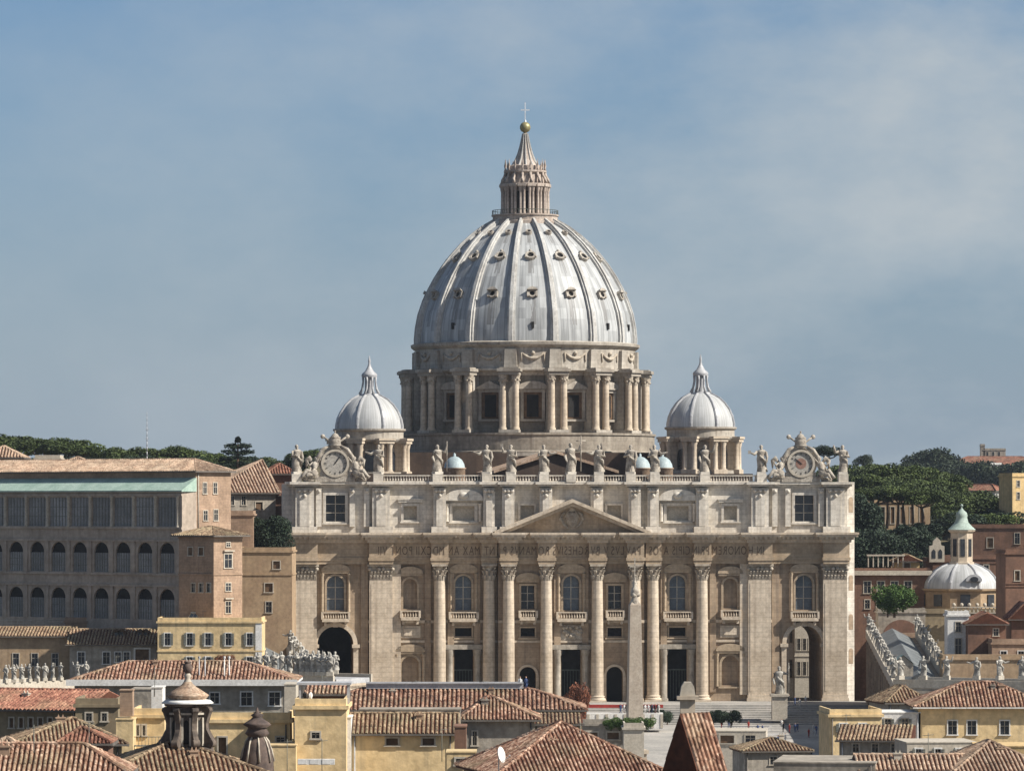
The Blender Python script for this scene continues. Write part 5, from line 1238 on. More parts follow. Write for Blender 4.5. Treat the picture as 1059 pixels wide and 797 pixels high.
# ---- colonnades, corridors and their statues
SM = [statue_mesh(300+i, 3.3, None, 0, a, 10) for i, a in enumerate((5, 1, 3, 4, 2))]
SMM = []
for i, s_ in enumerate(SM):
    me = bpy.data.meshes.new('statue'); me.from_pydata([tuple(v) for v in s_.v], [], s_.f); me.polygons.foreach_set('use_smooth', s_.smooth); me.materials.append(M['smallstatue']); SMM.append(me)
srnd = random.Random(8)
pm_ = MB(); pm_.box(-.55, .55, -.5, .5, -.7, .0); PLM = None
def small_statue(p, label, group, rz=None):
    global PLM
    o = link('statue', srnd.choice(SMM), None, p, srnd.uniform(-.8, .8) if rz is None else rz); tag(o, label, 'statue', group); o.scale = (1.05, 1.05, srnd.uniform(.95, 1.05))
    if PLM is None: PLM = pm_.build('plinth', M['trim'], o).data
    else: link('plinth', PLM, o)
    return o
def corridor(name, label, A, B_, w, side, top_mat='leadroof'):
    """straight wing from far point A to near point B_ (3d, parapet top of the inner edge); body lies on side (+1 right / -1 left)"""
    A = Vector(A); B_ = Vector(B_); d = (A-B_); L_ = Vector((d.x, d.y, 0)).length; ang = math.atan2(d.y, d.x)
    root = thing(name, label, 'colonnade', (B_.x, B_.y, 0), ang); s = -side   # local x runs to the facade, local y left of it
    y0, y1 = (0, w) if s > 0 else (-w, 0); dzz = A.z - B_.z; m = MB()
    m.add([(0, y0, 0), (L_, y0, 0), (L_, y1, 0), (0, y1, 0), (0, y0, B_.z-1.6), (L_, y0, A.z-1.6), (L_, y1, A.z-1.6), (0, y1, B_.z-1.6)], [(0,3,2,1),(4,5,6,7),(0,1,5,4),(1,2,6,5),(2,3,7,6),(3,0,4,7)])
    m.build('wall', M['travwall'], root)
    m = MB(); ym = (y0+y1)/2; za, zb_ = B_.z-1.55, A.z-1.55
    m.add([(.8, y0+1.2, za), (L_, y0+1.2, zb_), (L_, ym, zb_+1.9), (.8, ym, za+1.9), (L_, y1-1.2, zb_), (.8, y1-1.2, za)], [(0, 1, 2, 3), (5, 3, 2, 4), (0, 3, 5)]); m.build('roof', M[top_mat], root)
    m = MB()
    for yy in (y0, y1):
        for q in range(2):
            o1 = (-.3, .3)[q]
        a = [(0, yy-.35), (0, yy+.35), (L_, yy+.35), (L_, yy-.35)]
        m.add([(x, y, (B_.z if x == 0 else A.z)-1.6) for x, y in a] + [(x, y, (B_.z if x == 0 else A.z)) for x, y in a], [(0,3,2,1),(4,5,6,7),(0,1,5,4),(1,2,6,5),(2,3,7,6),(3,0,4,7)])
    m.box(-.4, .35, y0, y1, B_.z-1.6, B_.z); m.box(-.9, -.403, y0-.5, y1+.5, B_.z-2.4, B_.z-1.7); m.build('parapet', M['trim'], root)
    m = MB(); n = int(L_/8)
    yi = y0 if side > 0 and s < 0 else (y1 if s < 0 else y0)
    for k in range(n):
        x = (k+.5)*L_/n; zt = B_.z + dzz*x/L_ - 2.2
        for yy, oo in ((y0, -.4), (y1, .4)): m.box(x-.7, x+.7, min(yy, yy+oo), max(yy, yy+oo), 0, zt)
    m.build('pilaster', M['travwall'], root)
    return root, ang, L_
def colonnade(name, label, pts, w, ztop, zbase=2.5, face=-1):
    """gently curving quarter: body follows pts (xy, nearest edge), w metres deep away from the camera"""
    root = thing(name, label, 'colonnade', (pts[0][0], pts[0][1], 0)); o = Vector((pts[0][0], pts[0][1]))
    q = [Vector(p)-o for p in pts]; n = []
    for i in range(len(q)): d = (q[min(i+1, len(q)-1)]-q[max(i-1, 0)]).normalized(); nn = Vector((-d.y, d.x)); nn = nn if nn.y > 0 else -nn; n.append(nn)
    def strip(m, o0, o1, z0, z1):
        vs = [] ; fs = []
        for i in range(len(q)): a, b = q[i]+n[i]*o0, q[i]+n[i]*o1; vs += [(a.x, a.y, z0), (b.x, b.y, z0), (b.x, b.y, z1), (a.x, a.y, z1)]
        for i in range(len(q)-1):
            for k in range(4): fs.append((4*i+k, 4*i+(k+1) % 4, 4*i+4+(k+1) % 4, 4*i+4+k))
        fs += [(3, 2, 1, 0), tuple(len(vs)-4+k for k in range(4))]; m.add(vs, fs)
    m = MB(); strip(m, 0, w, ztop-4.6, ztop-1.5); strip(m, -.5, w+.5, ztop-2.4, ztop-1.9); m.build('entablature', M['trav'], root)
    m = MB(); strip(m, -.2, .3, ztop-1.48, ztop); strip(m, w-.3, w+.2, ztop-1.48, ztop); m.build('parapet', M['trim'], root)
    m = MB(); strip(m, .8, w-.8, ztop-1.49, ztop-.6); m.build('roof', M['gutter'], root)
    pr = None
    tot = 0
    for i in range(len(q)-1):
        L_ = (q[i+1]-q[i]).length; k = 0
        while k*4.6 < L_:
            t = k*4.6/L_
            for of in (1.0, 5.5, w-1.0):
                p = q[i].lerp(q[i+1], t)+n[i]*of
                if pr is None: mm = col_shaft(.78, zbase, ztop-4.6, 10); pr = mm.build('column', M['trav'], root, (p.x, p.y, 0))
                else: c_ = pr.copy(); scene.collection.objects.link(c_); c_.location = (p.x, p.y, 0)
                tot += 1
            k += 1
    return root
# left corridor and colonnade
A = P(288, 655, 925); B_ = P(318, 697, 815)
lc, la, ll = corridor('corridor_wing', 'straight statue lined wing with grey lead roof running to the left side of the facade', A, B_, 10, -1)
for i in range(12):
    p = A.lerp(B_, (i+.3)/12); small_statue(p+Vector((0, 0, .7)), 'small white statue in the receding row on the left wing, beside the left pilaster', 'statues in the receding row of the left wing')
nrm = Vector((math.sin(la), -math.cos(la), 0)) * (-1 if math.sin(la) > 0 else 1)
for i in range(7): small_statue(B_ + Vector((-1.4*i-.4, .3*i*0, .7)), 'small white statue along the near end of the left wing, above the red tiled roof', 'statues on the near end of the left wing')
pts = [(P(306+i*5.6, 0, 798-i*.6).x, 798-i*.6) for i in range(8)]
colonnade('curved_colonnade', 'tip of the left colonnade crowned by clustered statues before the dark left arch', pts, 12, ZY(699.5, 790))
for j in range(2):
    for i in range(7):
        x, y = pts[0][0]+ (pts[-1][0]-pts[0][0])*(i+.15+.5*j)/6.8, pts[0][1]+j*9.0-.3-.6*i
        small_statue(Vector((x, y, ZY(699.5, 790)+.7)), 'small white statue crowded on the tip of the left colonnade before the dark arch', 'statue cluster on the tip of the left colonnade')
pts = [(P(-12+i*14, 0, 772+i*3).x, 772+i*3) for i in range(8)]
colonnade('curved_colonnade', 'far left stretch of colonnade topped by white statues below the tan house', pts, 12, ZY(705, 780))
for i in range(11):
    px = (-2 + i*8.1) if i < 9 else 62 + (i-7)*9; y = 772+(px+12)/14*3; small_statue(Vector((P(px, 0, y).x, y-.1, ZY(705, 780)+.55)), 'small white statue in the row on the far left colonnade', 'statues on the far left colonnade').scale = (.72, .72, .78)
# right corridor and colonnade
A2 = P(897, 651, 925); B2 = P(925, 704, 805)
corridor('corridor_wing', 'straight statue lined wing, dark shaded inner wall, running to the right side of the facade', A2, B2, 10, 1)
for i in range(14): p = A2.lerp(B2, (i+.2)/14); small_statue(p+Vector((.2, 0, .7)), 'small weathered statue in the receding row nearest the facade on the right wing', 'statues on the inner edge of the right wing').scale = (.8, .8, .82)
for i in range(13): p = (A2+Vector((10, 1, 0))).lerp(B2+Vector((9.6, 1, 0)), (i+.4)/13); small_statue(p+Vector((0, 0, .7)), 'small pale statue in the outer receding row of the right wing', 'statues on the outer edge of the right wing').scale = (.8, .8, .82)
pts = [(P(924+i*15, 0, 795-i*1.2).x, 795-i*1.2) for i in range(12)]
colonnade('curved_colonnade', 'right colonnade with level parapet and spaced statues above the tiled roof', pts, 12, ZY(703, 790))
for i, px in enumerate((931, 955, 979, 1010, 1034, 1057)): small_statue(Vector((P(px, 0, 793).x, 793, ZY(703, 790)+.7)), 'small statue spaced along the level parapet of the right colonnade, ' + ordn[i] + ' from the left', 'statues along the right colonnade')
m = MB(); m.prism([(-1.8, 0), (1.8, 0), (1.8, 2.2), (0, 3.6), (-1.8, 2.2)], 0, 4); rt = thing('roof_lantern', 'small green roofed hut on the right wing between the statue rows', 'hut', P(934, 699, 812)); m.build('wall', M['grey'], rt)
m = MB(); m.add([(-2.1, -.3, 2.1), (0, -.3, 3.8), (0, 4.3, 3.8), (-2.1, 4.3, 2.1)], [(0, 1, 2, 3)]); m.add([(2.1, -.3, 2.1), (0, -.3, 3.8), (0, 4.3, 3.8), (2.1, 4.3, 2.1)], [(3, 2, 1, 0)]); m.build('roof', M['copper'], rt)

# ---- obelisk
ob = thing('obelisk', 'tall tapering granite obelisk with a bronze cross, before the right centre columns', 'obelisk', (P(656.5, 0, 750).x, 750, 3.0), R(8))
zt = ZY(617, 750)-3; 
def frus(m, w0, w1, z0, z1): m.add([(-w0,-w0,z0),(w0,-w0,z0),(w0,w0,z0),(-w0,w0,z0),(-w1,-w1,z1),(w1,-w1,z1),(w1,w1,z1),(-w1,w1,z1)], [(0,3,2,1),(4,5,6,7),(0,1,5,4),(1,2,6,5),(2,3,7,6),(3,0,4,7)])
m = MB(); frus(m, 1.32, .9, 9.5, zt-1.3); frus(m, .9, .05, zt-1.3, zt); m.build('shaft', M['obelisk'], ob)
m = MB(); frus(m, 3.6, 3.6, 0, .8); frus(m, 2.2, 2.2, .8, 1.6); frus(m, 1.75, 1.7, 1.6, 8.2); frus(m, 2.0, 2.0, 8.2, 8.8); m.build('pedestal', M['trav'], ob)
m = MB()
for sx2 in (-1, 1):
    for sy2 in (-1, 1): m.ball((sx2*1.0, sy2*1.0, 9.15), .38, 8)
m.lathe([(.75, zt-1.5), (.85, zt-.9), (.5, zt-.3), (.45, zt+.2), (.75, zt+.7), (.55, zt+1.3), (.3, zt+1.8), (.42, zt+2.3), (.16, zt+2.8), (.1, zt+3.4)], 8)
for a in (0, 2.1, 4.2): m.ball((.55*math.cos(a), .55*math.sin(a), zt+.35), .38, 8)
for a in range(8): m.tube([(0, 0, zt+2.7), (.7*math.cos(a*.785), 0, zt+2.7+.7*math.sin(a*.785))], [.12, .03], 4)
m.box(-.09, .09, -.09, .09, zt+3.2, zt+6.4); m.box(-.85, .85, -.08, .08, zt+4.9, zt+5.1); m.build('bronze_ornament', M['statue'], ob)

# ---- statue on pedestal before the right arch
o = statue_mesh(91, 5.4, 'staff', 0, 3).build('statue', M['smallstatue'], None, P(806, 717, 895)); tag(o, 'large pale statue on a pedestal before the open right arch', 'statue')
q = MB(); q.box(-1.5, 1.5, -1.5, 1.5, -5, 0); q.box(-1.8, 1.8, -1.8, 1.8, -.5, -.003); q.build('pedestal', M['trim'], o)

# ---- right background
rt, *_ = house('brick_palace', 'long reddish brick palace with pale cornice right of the facade', 872, 962, 592, 960, 14, 0, 'brick', 'flat', wins=win_row((897, 911, 925, 939), 601, 613, 7, 'f') + win_row((897, 909), 620, 629, 5, 'f'))
m = MB(); m.box(-9, 9.5, -.8, -.26, ZY(592, 960)-.5, ZY(592, 960)+.45); m.build('cornice', M['trim'], rt)
m = MB()
for i in range(8): m.box(i*1.05-.12, i*1.05+.12, -.12, .12, 0, 2.3)
m.box(-.3, 7.7, -.3, 2.2, 2.3, 2.6); tag(m.build('pergola', M['trim'], None, P(898, 586, 965)), 'small white columned pergola on the brick palace roof', 'pergola')
house('roof_house', 'little ochre gabled house standing on the brick palace roof', 925, 951, 580, 966, 6, 0, 'ochre', 'gable_y', 1.4, 'tileold', .5, .6, zb=ZY(590, 966), wins=[(938, 582, 587, 6, 'b')])
house('brick_wall_building', 'brownish brick building behind the domed church, under the pines', 975, 1075, 578, 1060, 16, 0, 'brick', 'flat', wins=win_row((1020, 1046), 584, 594, 5, 'f') , string=(582,))
house('pale_slope_wall', 'tan retaining wall with buttress like piers half hidden among the pines', 890, 962, 520, 1190, 8, 4, 'tan', 'flat', wins=[(903+i*10, 524, 541, 4, 'b') for i in range(6)])
house('pink_house', 'pinkish building low among the pines at the right picture edge', 1000, 1075, 546, 1150, 12, -6, 'brick', 'flat', wins=[(1024, 556, 566, 6, 'b'), (1052, 551, 562, 5, 'f')])
house('corner_tower', 'tall brick corner block with sunlit pale flank at the right picture edge', 1040, 1066, 573, 880, 9, 6, 'brick', 'flat', wins=[(1052, 590, 600, 5, 'b')], string=(603, 606))
house('villa', 'white walled villa with a long pink roof above the pines', 990, 1029, 507, 1330, 5, -38, 'white', 'hip', 1.8, 'tilered', .8, 0, ref=1029, wins=win_row((1004, 1012, 1020), 512, 519, 3, 'f') , fm='tan')
house('ochre_house', 'tall ochre house with dark windows at the right picture edge', 1047, 1085, 493, 1200, 6, 30, 'ochre', 'flat', wins=win_row((1053,), 497, 503, 3, 'f') + win_row((1053,), 509, 516, 3, 'f'))
house('hill_villa', 'wide hazy reddish villa on the far hilltop', 978, 1085, 482, 2250, 24, 0, 'brickdark', 'hip', 5.0, 'tilered', 1.5, 0, wins=win_row(range(985, 1058, 9), 484, 488, 2.5, 'f'))
house('white_pavilion', 'small bright white pavilion in front of the far hilltop villa', 1024, 1036, 480.5, 2200, 8, 10, 'white', 'flat', wins=[(1030, 483, 487, 2, 'f')])
rt, *_ = house('villa_belvedere', 'grey rooftop belvedere on top of the far hilltop villa', 1017, 1040, 465.5, 2262, 9, 0, 'grey', 'flat', zb=ZY(474, 2262), wins=win_row((1021, 1027, 1033), 467, 472, 2.4, 'f'))
house('watch_tower', 'short square dark tower beside the rooftop belvedere on the far hill', 1014, 1018.5, 461, 2262, 3, 0, 'grey', 'flat', zb=ZY(474, 2262))
house('far_white_house', 'tiny white house on the far slope left of the hilltop villa', 953, 962, 489.5, 1900, 6, 0, 'white', 'hip', .8, 'tilepale', .4, 0)

# domed church
cy = 960.0; dc = P(994.5, 608, cy); ch = thing('domed_church', 'small church dome of pale lead with a green topped lantern, at right', 'church', (dc.x, cy, 0)); ch.scale = (1.143, 1.143, 1); k_ = cy/F
def cz(py): return ZY(py, cy)
m = MB(); m.lathe([(7.3, 20), (7.3, cz(611)), (7.9, cz(610)), (8.0, cz(608))], 8, ph=R(22.5), smooth=False); dm = m.build('drum', M['tan'], ch)
for i in range(8): m = MB(Matrix.Rotation(R(45*i), 4, 'Z')); m.box(-.9, .9, -6.95, -6.7, cz(626), cz(614)); m.build('drum_window', M['glassd'], dm)
pf = [(6.95, cz(608)), (6.8, cz(602)), (6.2, cz(596)), (5.2, cz(590)), (4.0, cz(586)), (2.6, cz(583))]
m = MB(); m.lathe(pf, 40); sh2 = m.build('dome', M['lead2'], ch); rm = rib_mesh(pf, .3, .2, .25); r0 = None
for i in range(8):
    if r0 is None: r0 = rm.build('rib', M['gutter'], sh2); o = r0
    else: o = r0.copy(); scene.collection.objects.link(o)
    o.rotation_euler.z = R(22.5+45*i)
m = MB(); m.lathe([(2.4, cz(583.5)), (2.4, cz(581)), (2.1, cz(580.5)), (2.1, cz(551)), (2.6, cz(549)), (2.6, cz(547.5))], 8, ph=R(22.5), smooth=False); lt = m.build('lantern', M['trav'], ch)
for i in range(8): m = MB(Matrix.Rotation(R(45*i), 4, 'Z')); m.box(-.42, .42, -2.02, -1.8, cz(575), cz(557)); m.build('window', M['glassd'], lt)
m = MB(); m.lathe([(2.7, cz(547.5)), (2.0, cz(544)), (1.3, cz(540)), (1.05, cz(535)), (1.15, cz(533)), (1.0, cz(530)), (.4, cz(527)), (.12, cz(525)), (.1, cz(522))], 8, ph=R(22.5)); m.ball((0, 0, cz(522.5)), .3, 8); m.build('lantern_roof', M['greycopper'], lt)
m = MB(); m.M = Matrix.Translation((1.6, -6.9, cz(600))); 
m.prism([(1.5*math.cos(math.pi*k/10), 1.4*math.sin(math.pi*k/10)) for k in range(11)], -.3, 2.5); dd = m.build('dormer', M['gutter'], ch)
m = MB(); m.M = Matrix.Translation((1.6, -7.25, cz(600)+.35)); m.prism([(.75*math.cos(math.pi*k/8), .6*math.sin(math.pi*k/8)) for k in range(16)], -.05, .3); m.build('oculus', M['glassd'], dd)
house('parish_building', 'tan church body with pale balustrade below the green topped dome', 956, 1050, 634, 948, 16, 0, 'olive', 'flat', wins=win_row((985, 996), 641, 651, 5, 'f') + [(991, 660, 675, 6, 'f')])  # olive plaster on the tan body stands in for its shade
m = MB(); balrow(m, 0, 12.5, 0, 0, 1.4, .8, .25); [m.ball((x*1.6+.5, 0, 1.8), .4, 6) for x in range(8)]; tag(m.build('balustrade', M['trim'], None, P(984, 634, 946)), 'pale stone balustrade with ball finials before the church dome', 'balustrade')
m = MB(); m.prism([(-1.6, 0), (1.6, 0), (1.6, 3.4), (.9, 3.6), (.8, 4.5), (0, 5.3), (-.8, 4.5), (-.9, 3.6), (-1.6, 3.4)], 0, 1.2); rt = thing('bell_gable', 'white open bell gable left of the green topped lantern', 'bell gable', P(969, 581, 968)); m.build('gable', M['trim'], rt)
m = MB(); 
for x in (-.7, .7): m.prism([(x-.4, .8), (x+.4, .8), (x+.4, 2.3), (x, 2.8), (x-.4, 2.3)], -.06, -.003)
m.build('bell_opening', M['glassd'], rt)
house('brown_block', 'low brown block carrying the white bell gable', 958, 985, 581, 970, 8, 0, 'brickdark', 'flat')
# arched wall and pink terrace, red houses
rt, *_ = house('arched_wall', 'tan wall with one big dark arch under the green bush', 908, 957, 633.5, 940, 6, 0, 'grey', 'flat')
m = MB(); m.M = Matrix.Translation((P(932, 0, 940).x-rt.location.x, 0, ZY(658, 940))); m.prism([(-3.8, -1.2), (3.8, -1.2)] + [(3.8*math.cos(math.pi*k/14), 3.5*math.sin(math.pi*k/14)) for k in range(15)], -.06, -.01); m.build('arch_opening', M['brickdark'], rt)
house('pink_wall', 'plain pink walled building just below the big dark arch', 900, 960, 659, 936, 6, 0, 'pinkbrick', 'flat')
house('white_chapel_front', 'narrow white church facade bay with tall dark windows', 980, 1002, 637, 826, 6, 0, 'white', 'flat', wins=[(991, 643, 653, 5, 'f'), (991, 660, 677, 6, 'f')])
house('red_house', 'deep red house with a small gable right of the white church front', 1001, 1040, 645, 822, 9, 0, 'brick', 'gable_y', 2.0, 'tilered', .5, .6, wins=[(1030, 650, 657, 5, 'f')])
house('red_house', 'red house with terrace and white framed windows at the right picture edge', 1026, 1080, 666, 815, 9, 0, 'pinkbrick', 'flat', wins=win_row((1038, 1056), 673, 684, 6, 'f'), fm='white')
house('gabled_red_house', 'small dark red gabled roof house at the right picture edge', 1046, 1075, 640, 828, 9, 0, 'brick', 'gable_y', 3.0, 'tilered', .5, .6)
house('low_tan_house', 'low tan range with blind panels just behind the right colonnade statues', 975, 1075, 682, 810, 6, 0, 'tan', 'flat')

# buildings seen through the open right arch
house('sacristy', 'sunlit pale building with tall windows glimpsed through the open right arch', 796, 822, 600, 1035, 12, 0, 'white', 'flat', wins=win_row((812, 818), 648, 664, 2.5, 'f') + win_row((812, 818), 682, 700, 2.5, 'f'), string=(671, 676))
house('brown_court_house', 'brownish building with pale window frames glimpsed through the open right arch', 822, 850, 640, 1030, 12, 0, 'trim', 'flat', wins=win_row((826, 832, 838), 660, 672, 3, 'f') + win_row((826, 832, 838), 684, 698, 3, 'f'), string=(678,))
# ================================================================ near houses, from far to near
house('terrace_block', 'long pale terrace block between the obelisk foot and the big tiled roof', 596, 664, 750, 690, 10, 0, 'grey', 'flat', wins=win_row((612, 634), 757, 764, 12, 'b'))
house('terrace_block', 'small pale terrace cube right below the obelisk', 645, 666, 754, 682, 6, 0, 'trim', 'flat')
# fenced platform with crowd and flowers
m = MB(); m.box(0, 14.5, 0, 3, -3, 0); 
rt = thing('stage', 'white stage platform with red edging crowded with people before the central columns', 'platform', P(607, 737, 868)); m.build('deck', M['white'], rt)
m = MB()
for i in range(9): m.box(i*1.75, i*1.75+.5, -.1, -.003, -2.8, -.2)
m.build('post', M['trim'], rt); m = MB(); m.box(-.2, 14.6, 2.7, 3.0, .9, 1.5); m.build('red_drape', M['red'], rt)
def person_mesh(seed, seated=False):
    rnd = random.Random(seed); m = MB(); st_ = rnd.uniform(.1, .3)
    for s in (-1, 1): m.tube([(s*.1, 0, .86), (s*.11, -.03*s, .48), (s*.12, s*st_*.4, .06), (s*.12, s*st_*.4-.14, .03)], [.1, .075, .05, .04], 6)
    m.tube([(0, 0, .84), (0, 0, 1.05), (0, 0, 1.3), (0, 0, 1.42), (0, 0, 1.5), (0, -.01, 1.56)], [.16, .155, .2, .16, .07, .06], 8)
    m.ball((0, -.02, 1.64), .105, 8, (.85, .95, 1.15)); m.tube([(0, -.12, 1.63), (0, -.14, 1.61)], [.02, .01], 4)
    for s in (-1, 1): m.tube([(s*.19, 0, 1.4), (s*.26, .02, 1.12), (s*.25, -.12*rnd.random(), .88), (s*.25, -.14, .8)], [.065, .05, .038, .03], 6)
    return m
PMs = []
for i, k in enumerate(('lightcloth', 'blackcloth', 'blue', 'red', 'white')):
    s_ = person_mesh(i); me = bpy.data.meshes.new('person'); me.from_pydata([tuple(v) for v in s_.v], [], s_.f); me.polygons.foreach_set('use_smooth', s_.smooth); me.materials.append(M[k]); PMs.append(me)
hm_ = MB(); hm_.ball((0, -.02, 1.64), .112, 8, (.86, .93, 1.1)); HM = bpy.data.meshes.new('head'); HM.from_pydata([tuple(v) for v in hm_.v], [], hm_.f); HM.materials.append(M['skin'])
cn = ['light', 'black', 'blue', 'red', 'white']
prnd = random.Random(5)
def person(p, label, group=None, k=None):
    k = prnd.randrange(5) if k is None else k
    o = link('person', PMs[k], None, p, prnd.uniform(0, 6.28)); tag(o, label(cn[k]) if callable(label) else label, 'person', group); link('head', HM, o)
base = P(607, 737, 868)
for i in range(26):
    p = base + Vector((6.4+(i % 13)*.6+prnd.uniform(-.1, .1), .6+(i//13)*.9, 0)); person(p, lambda c: f'person in {c} clothes in the crowd on the white stage left of the obelisk', None)
for o in list(scene.objects):
    if o.name.startswith('person'): o['group'] = 'crowd on the stage, in ' + o['label'].split(' in ')[1].split(' clothes')[0]
for i, (px, py) in enumerate(((816, 727), (822, 729), (827, 731), (833, 728))): person(P(px, py, 905), f'person walking across the steps under the right arch, {ordn[i]} from the left', 'people under the right arch', (1, 2, 4, 0)[i])
# barriers and vans on the square
for i, (px, Yb) in enumerate(((765, 870), (775, 850), (760, 835))):
    t = thing('crowd_barrier', 'low grey crowd barrier on the pale paving, ' + ('far one' if i == 0 else 'middle one' if i == 1 else 'near one'), 'barrier', (P(px, 0, Yb).x, Yb, piz(0, Yb)), 0)
    m = MB(); m.tube([(-6, 0, 1.0), (6, 0, 1.0)], .06, 5); m.tube([(-6, 0, .25), (6, 0, .25)], .05, 5); [m.tube([(-6+k*.6, 0, .25), (-6+k*.6, 0, 1.0)], .03, 4) for k in range(21)]; m.build('rail', M['gutter'], t)
    m = MB(); [m.box(-6+k*4-.05, -6+k*4+.05, -.4, .4, 0, .1) for k in range(4)]; m.build('foot', M['gutter'], t)
def van(label, px, Y, rz, body):
    t = thing('parked_van', label, 'van', (P(px, 0, Y).x, Y, piz(0, Y)), R(rz)); m = MB()
    m.M = Matrix.Rotation(math.pi/2, 4, 'X') @ Matrix.Identity(4); m.M = None
    m.prism([(-2.4, .4), (2.4, .4), (2.45, 1.1), (1.9, 1.3), (1.3, 2.1), (-2.3, 2.15), (-2.42, 1.9)], -.95, .95); m.build('body', M[body], t)
    m = MB(); m.prism([(1.9, 1.32), (1.36, 2.02), (1.25, 2.02), (1.25, 1.32)], -.97, .97); m.box(-.2, 1.1, -.97, .97, 1.35, 1.95); m.build('window', M['glassd'], t)
    for x in (-1.6, 1.5):
        for y in (-.9, .9): m = MB(); m.M = Matrix.Translation((x, y, .36)) @ Matrix.Rotation(math.pi/2, 4, 'X'); m.lathe([(.36, -.12), (.36, .12)], 14); m.build('wheel', M['blackcloth'], t)
for i in range(36):
    Yp = prnd.uniform(800, 885); px = prnd.uniform(742, 870); person(Vector((P(px, 0, Yp).x, Yp, piz(0, Yp))), lambda c: f'tiny person in {c} clothes standing on the pale square', None)
    o = scene.objects[-1]
for o in list(scene.objects):
    if o.name.startswith('person') and 'tiny' in o.get('label', ''): o['group'] = 'people on the square in ' + o['label'].split(' in ')[1].split(' clothes')[0]
seat = None
for r in range(3):
    t = thing('chair_block', 'block of white plastic chairs in rows on the square, ' + ('nearest', 'middle', 'farthest')[r], 'chairs', (P(772, 0, 812+r*14).x, 812+r*14, piz(0, 812+r*14)))
    for k in range(4):
        m = MB()
        for i in range(18): x = -8+i*.85; m.box(x-.24, x+.24, k*1.1-.24, k*1.1+.24, .42, .47); m.box(x-.24, x+.24, k*1.1-.26, k*1.1-.21, .47, .95); m.box(x-.22, x-.18, k*1.1-.2, k*1.1+.2, 0, .42); m.box(x+.18, x+.22, k*1.1-.2, k*1.1+.2, 0, .42)
        m.build('chair_row', M['lightcloth'], t)
def H(*a, **k): return house(*a, **k)[0]
H('pale_terrace_wall', 'pale sunlit low building with a dark awning opening just right of the steep tile roof', 722, 792, 756, 720, 9, -5, 'trim', 'plain', wins=[(752, 760, 768, 14, 'b'), (776, 760, 768, 10, 'f')])
H('low_grey_roof_house', 'low house with a brown tiled roof on the square behind the grey parapet roof', 770, 838, 776, 640, 9, 8, 'grey', 'hip', 1.6, 'tileold', .4, .5, wins=[(800, 782, 790, 7, 'f')])
# long low roof in front of the left half of the facade
rt, xa, xb, ze = house('long_tiled_house', 'long low house whose striped tiled roof crosses in front of the left columns', 318, 602, 733.5, 560, 13, 0, 'olive', 'hip', 2.35, 'tile', .5, .55, wins=win_row((545, 565, 585), 738, 744, 5, 'f'))
m = MB(); m.box(xa+7, xb-7.2, 5.9, 7.1, ze+2.35, ze+2.95); m.box(xa+7, xb-7.2, 5.7, 7.3, ze+2.953, ze+3.15); m.build('white_ridge_wall', M['gutter'], rt)
for i, px in enumerate((538, 544)): person(P(px, 713, 563)+Vector((0, 3.0, -.2)), 'person in ' + ('blue' if i else 'light') + ' clothes on the ridge of the long tiled roof', 'people on the long roof', 2 if i else 0)
# house D with white gutter
rt, xa, xb, ze = house('red_roofed_house', 'grey house with a long red tiled roof and broad white gutter, dark windows and balcony', 77, 300, 704, 600, 13, 0, 'grey', 'hip', 2.35, 'tile', .9, .5, wins=[(255, 715.5, 729, 11, 'f'), (284, 715.5, 729, 11, 'f'), (222, 716, 727, 9, 'f'), (100, 722, 730, 8, 'f'), (140, 722, 730, 7, 'f')], fm='white', trimmat='white')
m = MB(); m.box(xa-1, xb+1, -1.3, -1.063, ze-.55, ze+.25); m.build('fascia', M['white'], rt)
m = MB(); x0 = (205-188.5)*600/F; x1 = (292-188.5)*600/F; zf = ZY(744, 600); m.box(x0, x1, -1.8, -.003, zf-.25, zf); m.tube([(x0, -1.75, zf+1.1), (x1, -1.75, zf+1.1)], .05, 4)
for i in range(40): x = x0+(x1-x0)*i/39; m.tube([(x, -1.75, zf), (x, -1.75, zf+1.1)], .03, 4)
m.build('balcony', M['shutter'], rt)
for i, px in enumerate((206, 212, 232, 237)): m = MB(); m.tube([(0, 0, -2), (0, 0, 2.6)], .09, 5); m.lathe([(.16, 2.6), (.16, 2.9)], 6); tag(m.build('flue_pipe', M['white' if i > 1 else 'gutter'], None, P(px, 701, 601)), ('white' if i > 1 else 'grey') + f' vertical flue pipe on the red tiled roof, {ordn[i]} from the left', 'pipe', 'flue pipes on the red roof')
# E
H('red_shaded_house', 'olive walled house with a flat red brown roof at the left picture edge', -30, 80, 734, 520, 13, -20, 'olive', 'gable_x', 2.0, 'tilered', .9, .5, ref=80, wins=win_row((12, 22, 32, 42, 52, 62), 742, 752, 4, 'b'))
H('brown_annex', 'brown shaded annex between the left red roof and the cream chimney house', 78, 122, 731, 500, 9, 0, 'olive', 'flat', wins=[(92, 737, 745, 6, 'f'), (108, 737, 745, 5, 'f')])
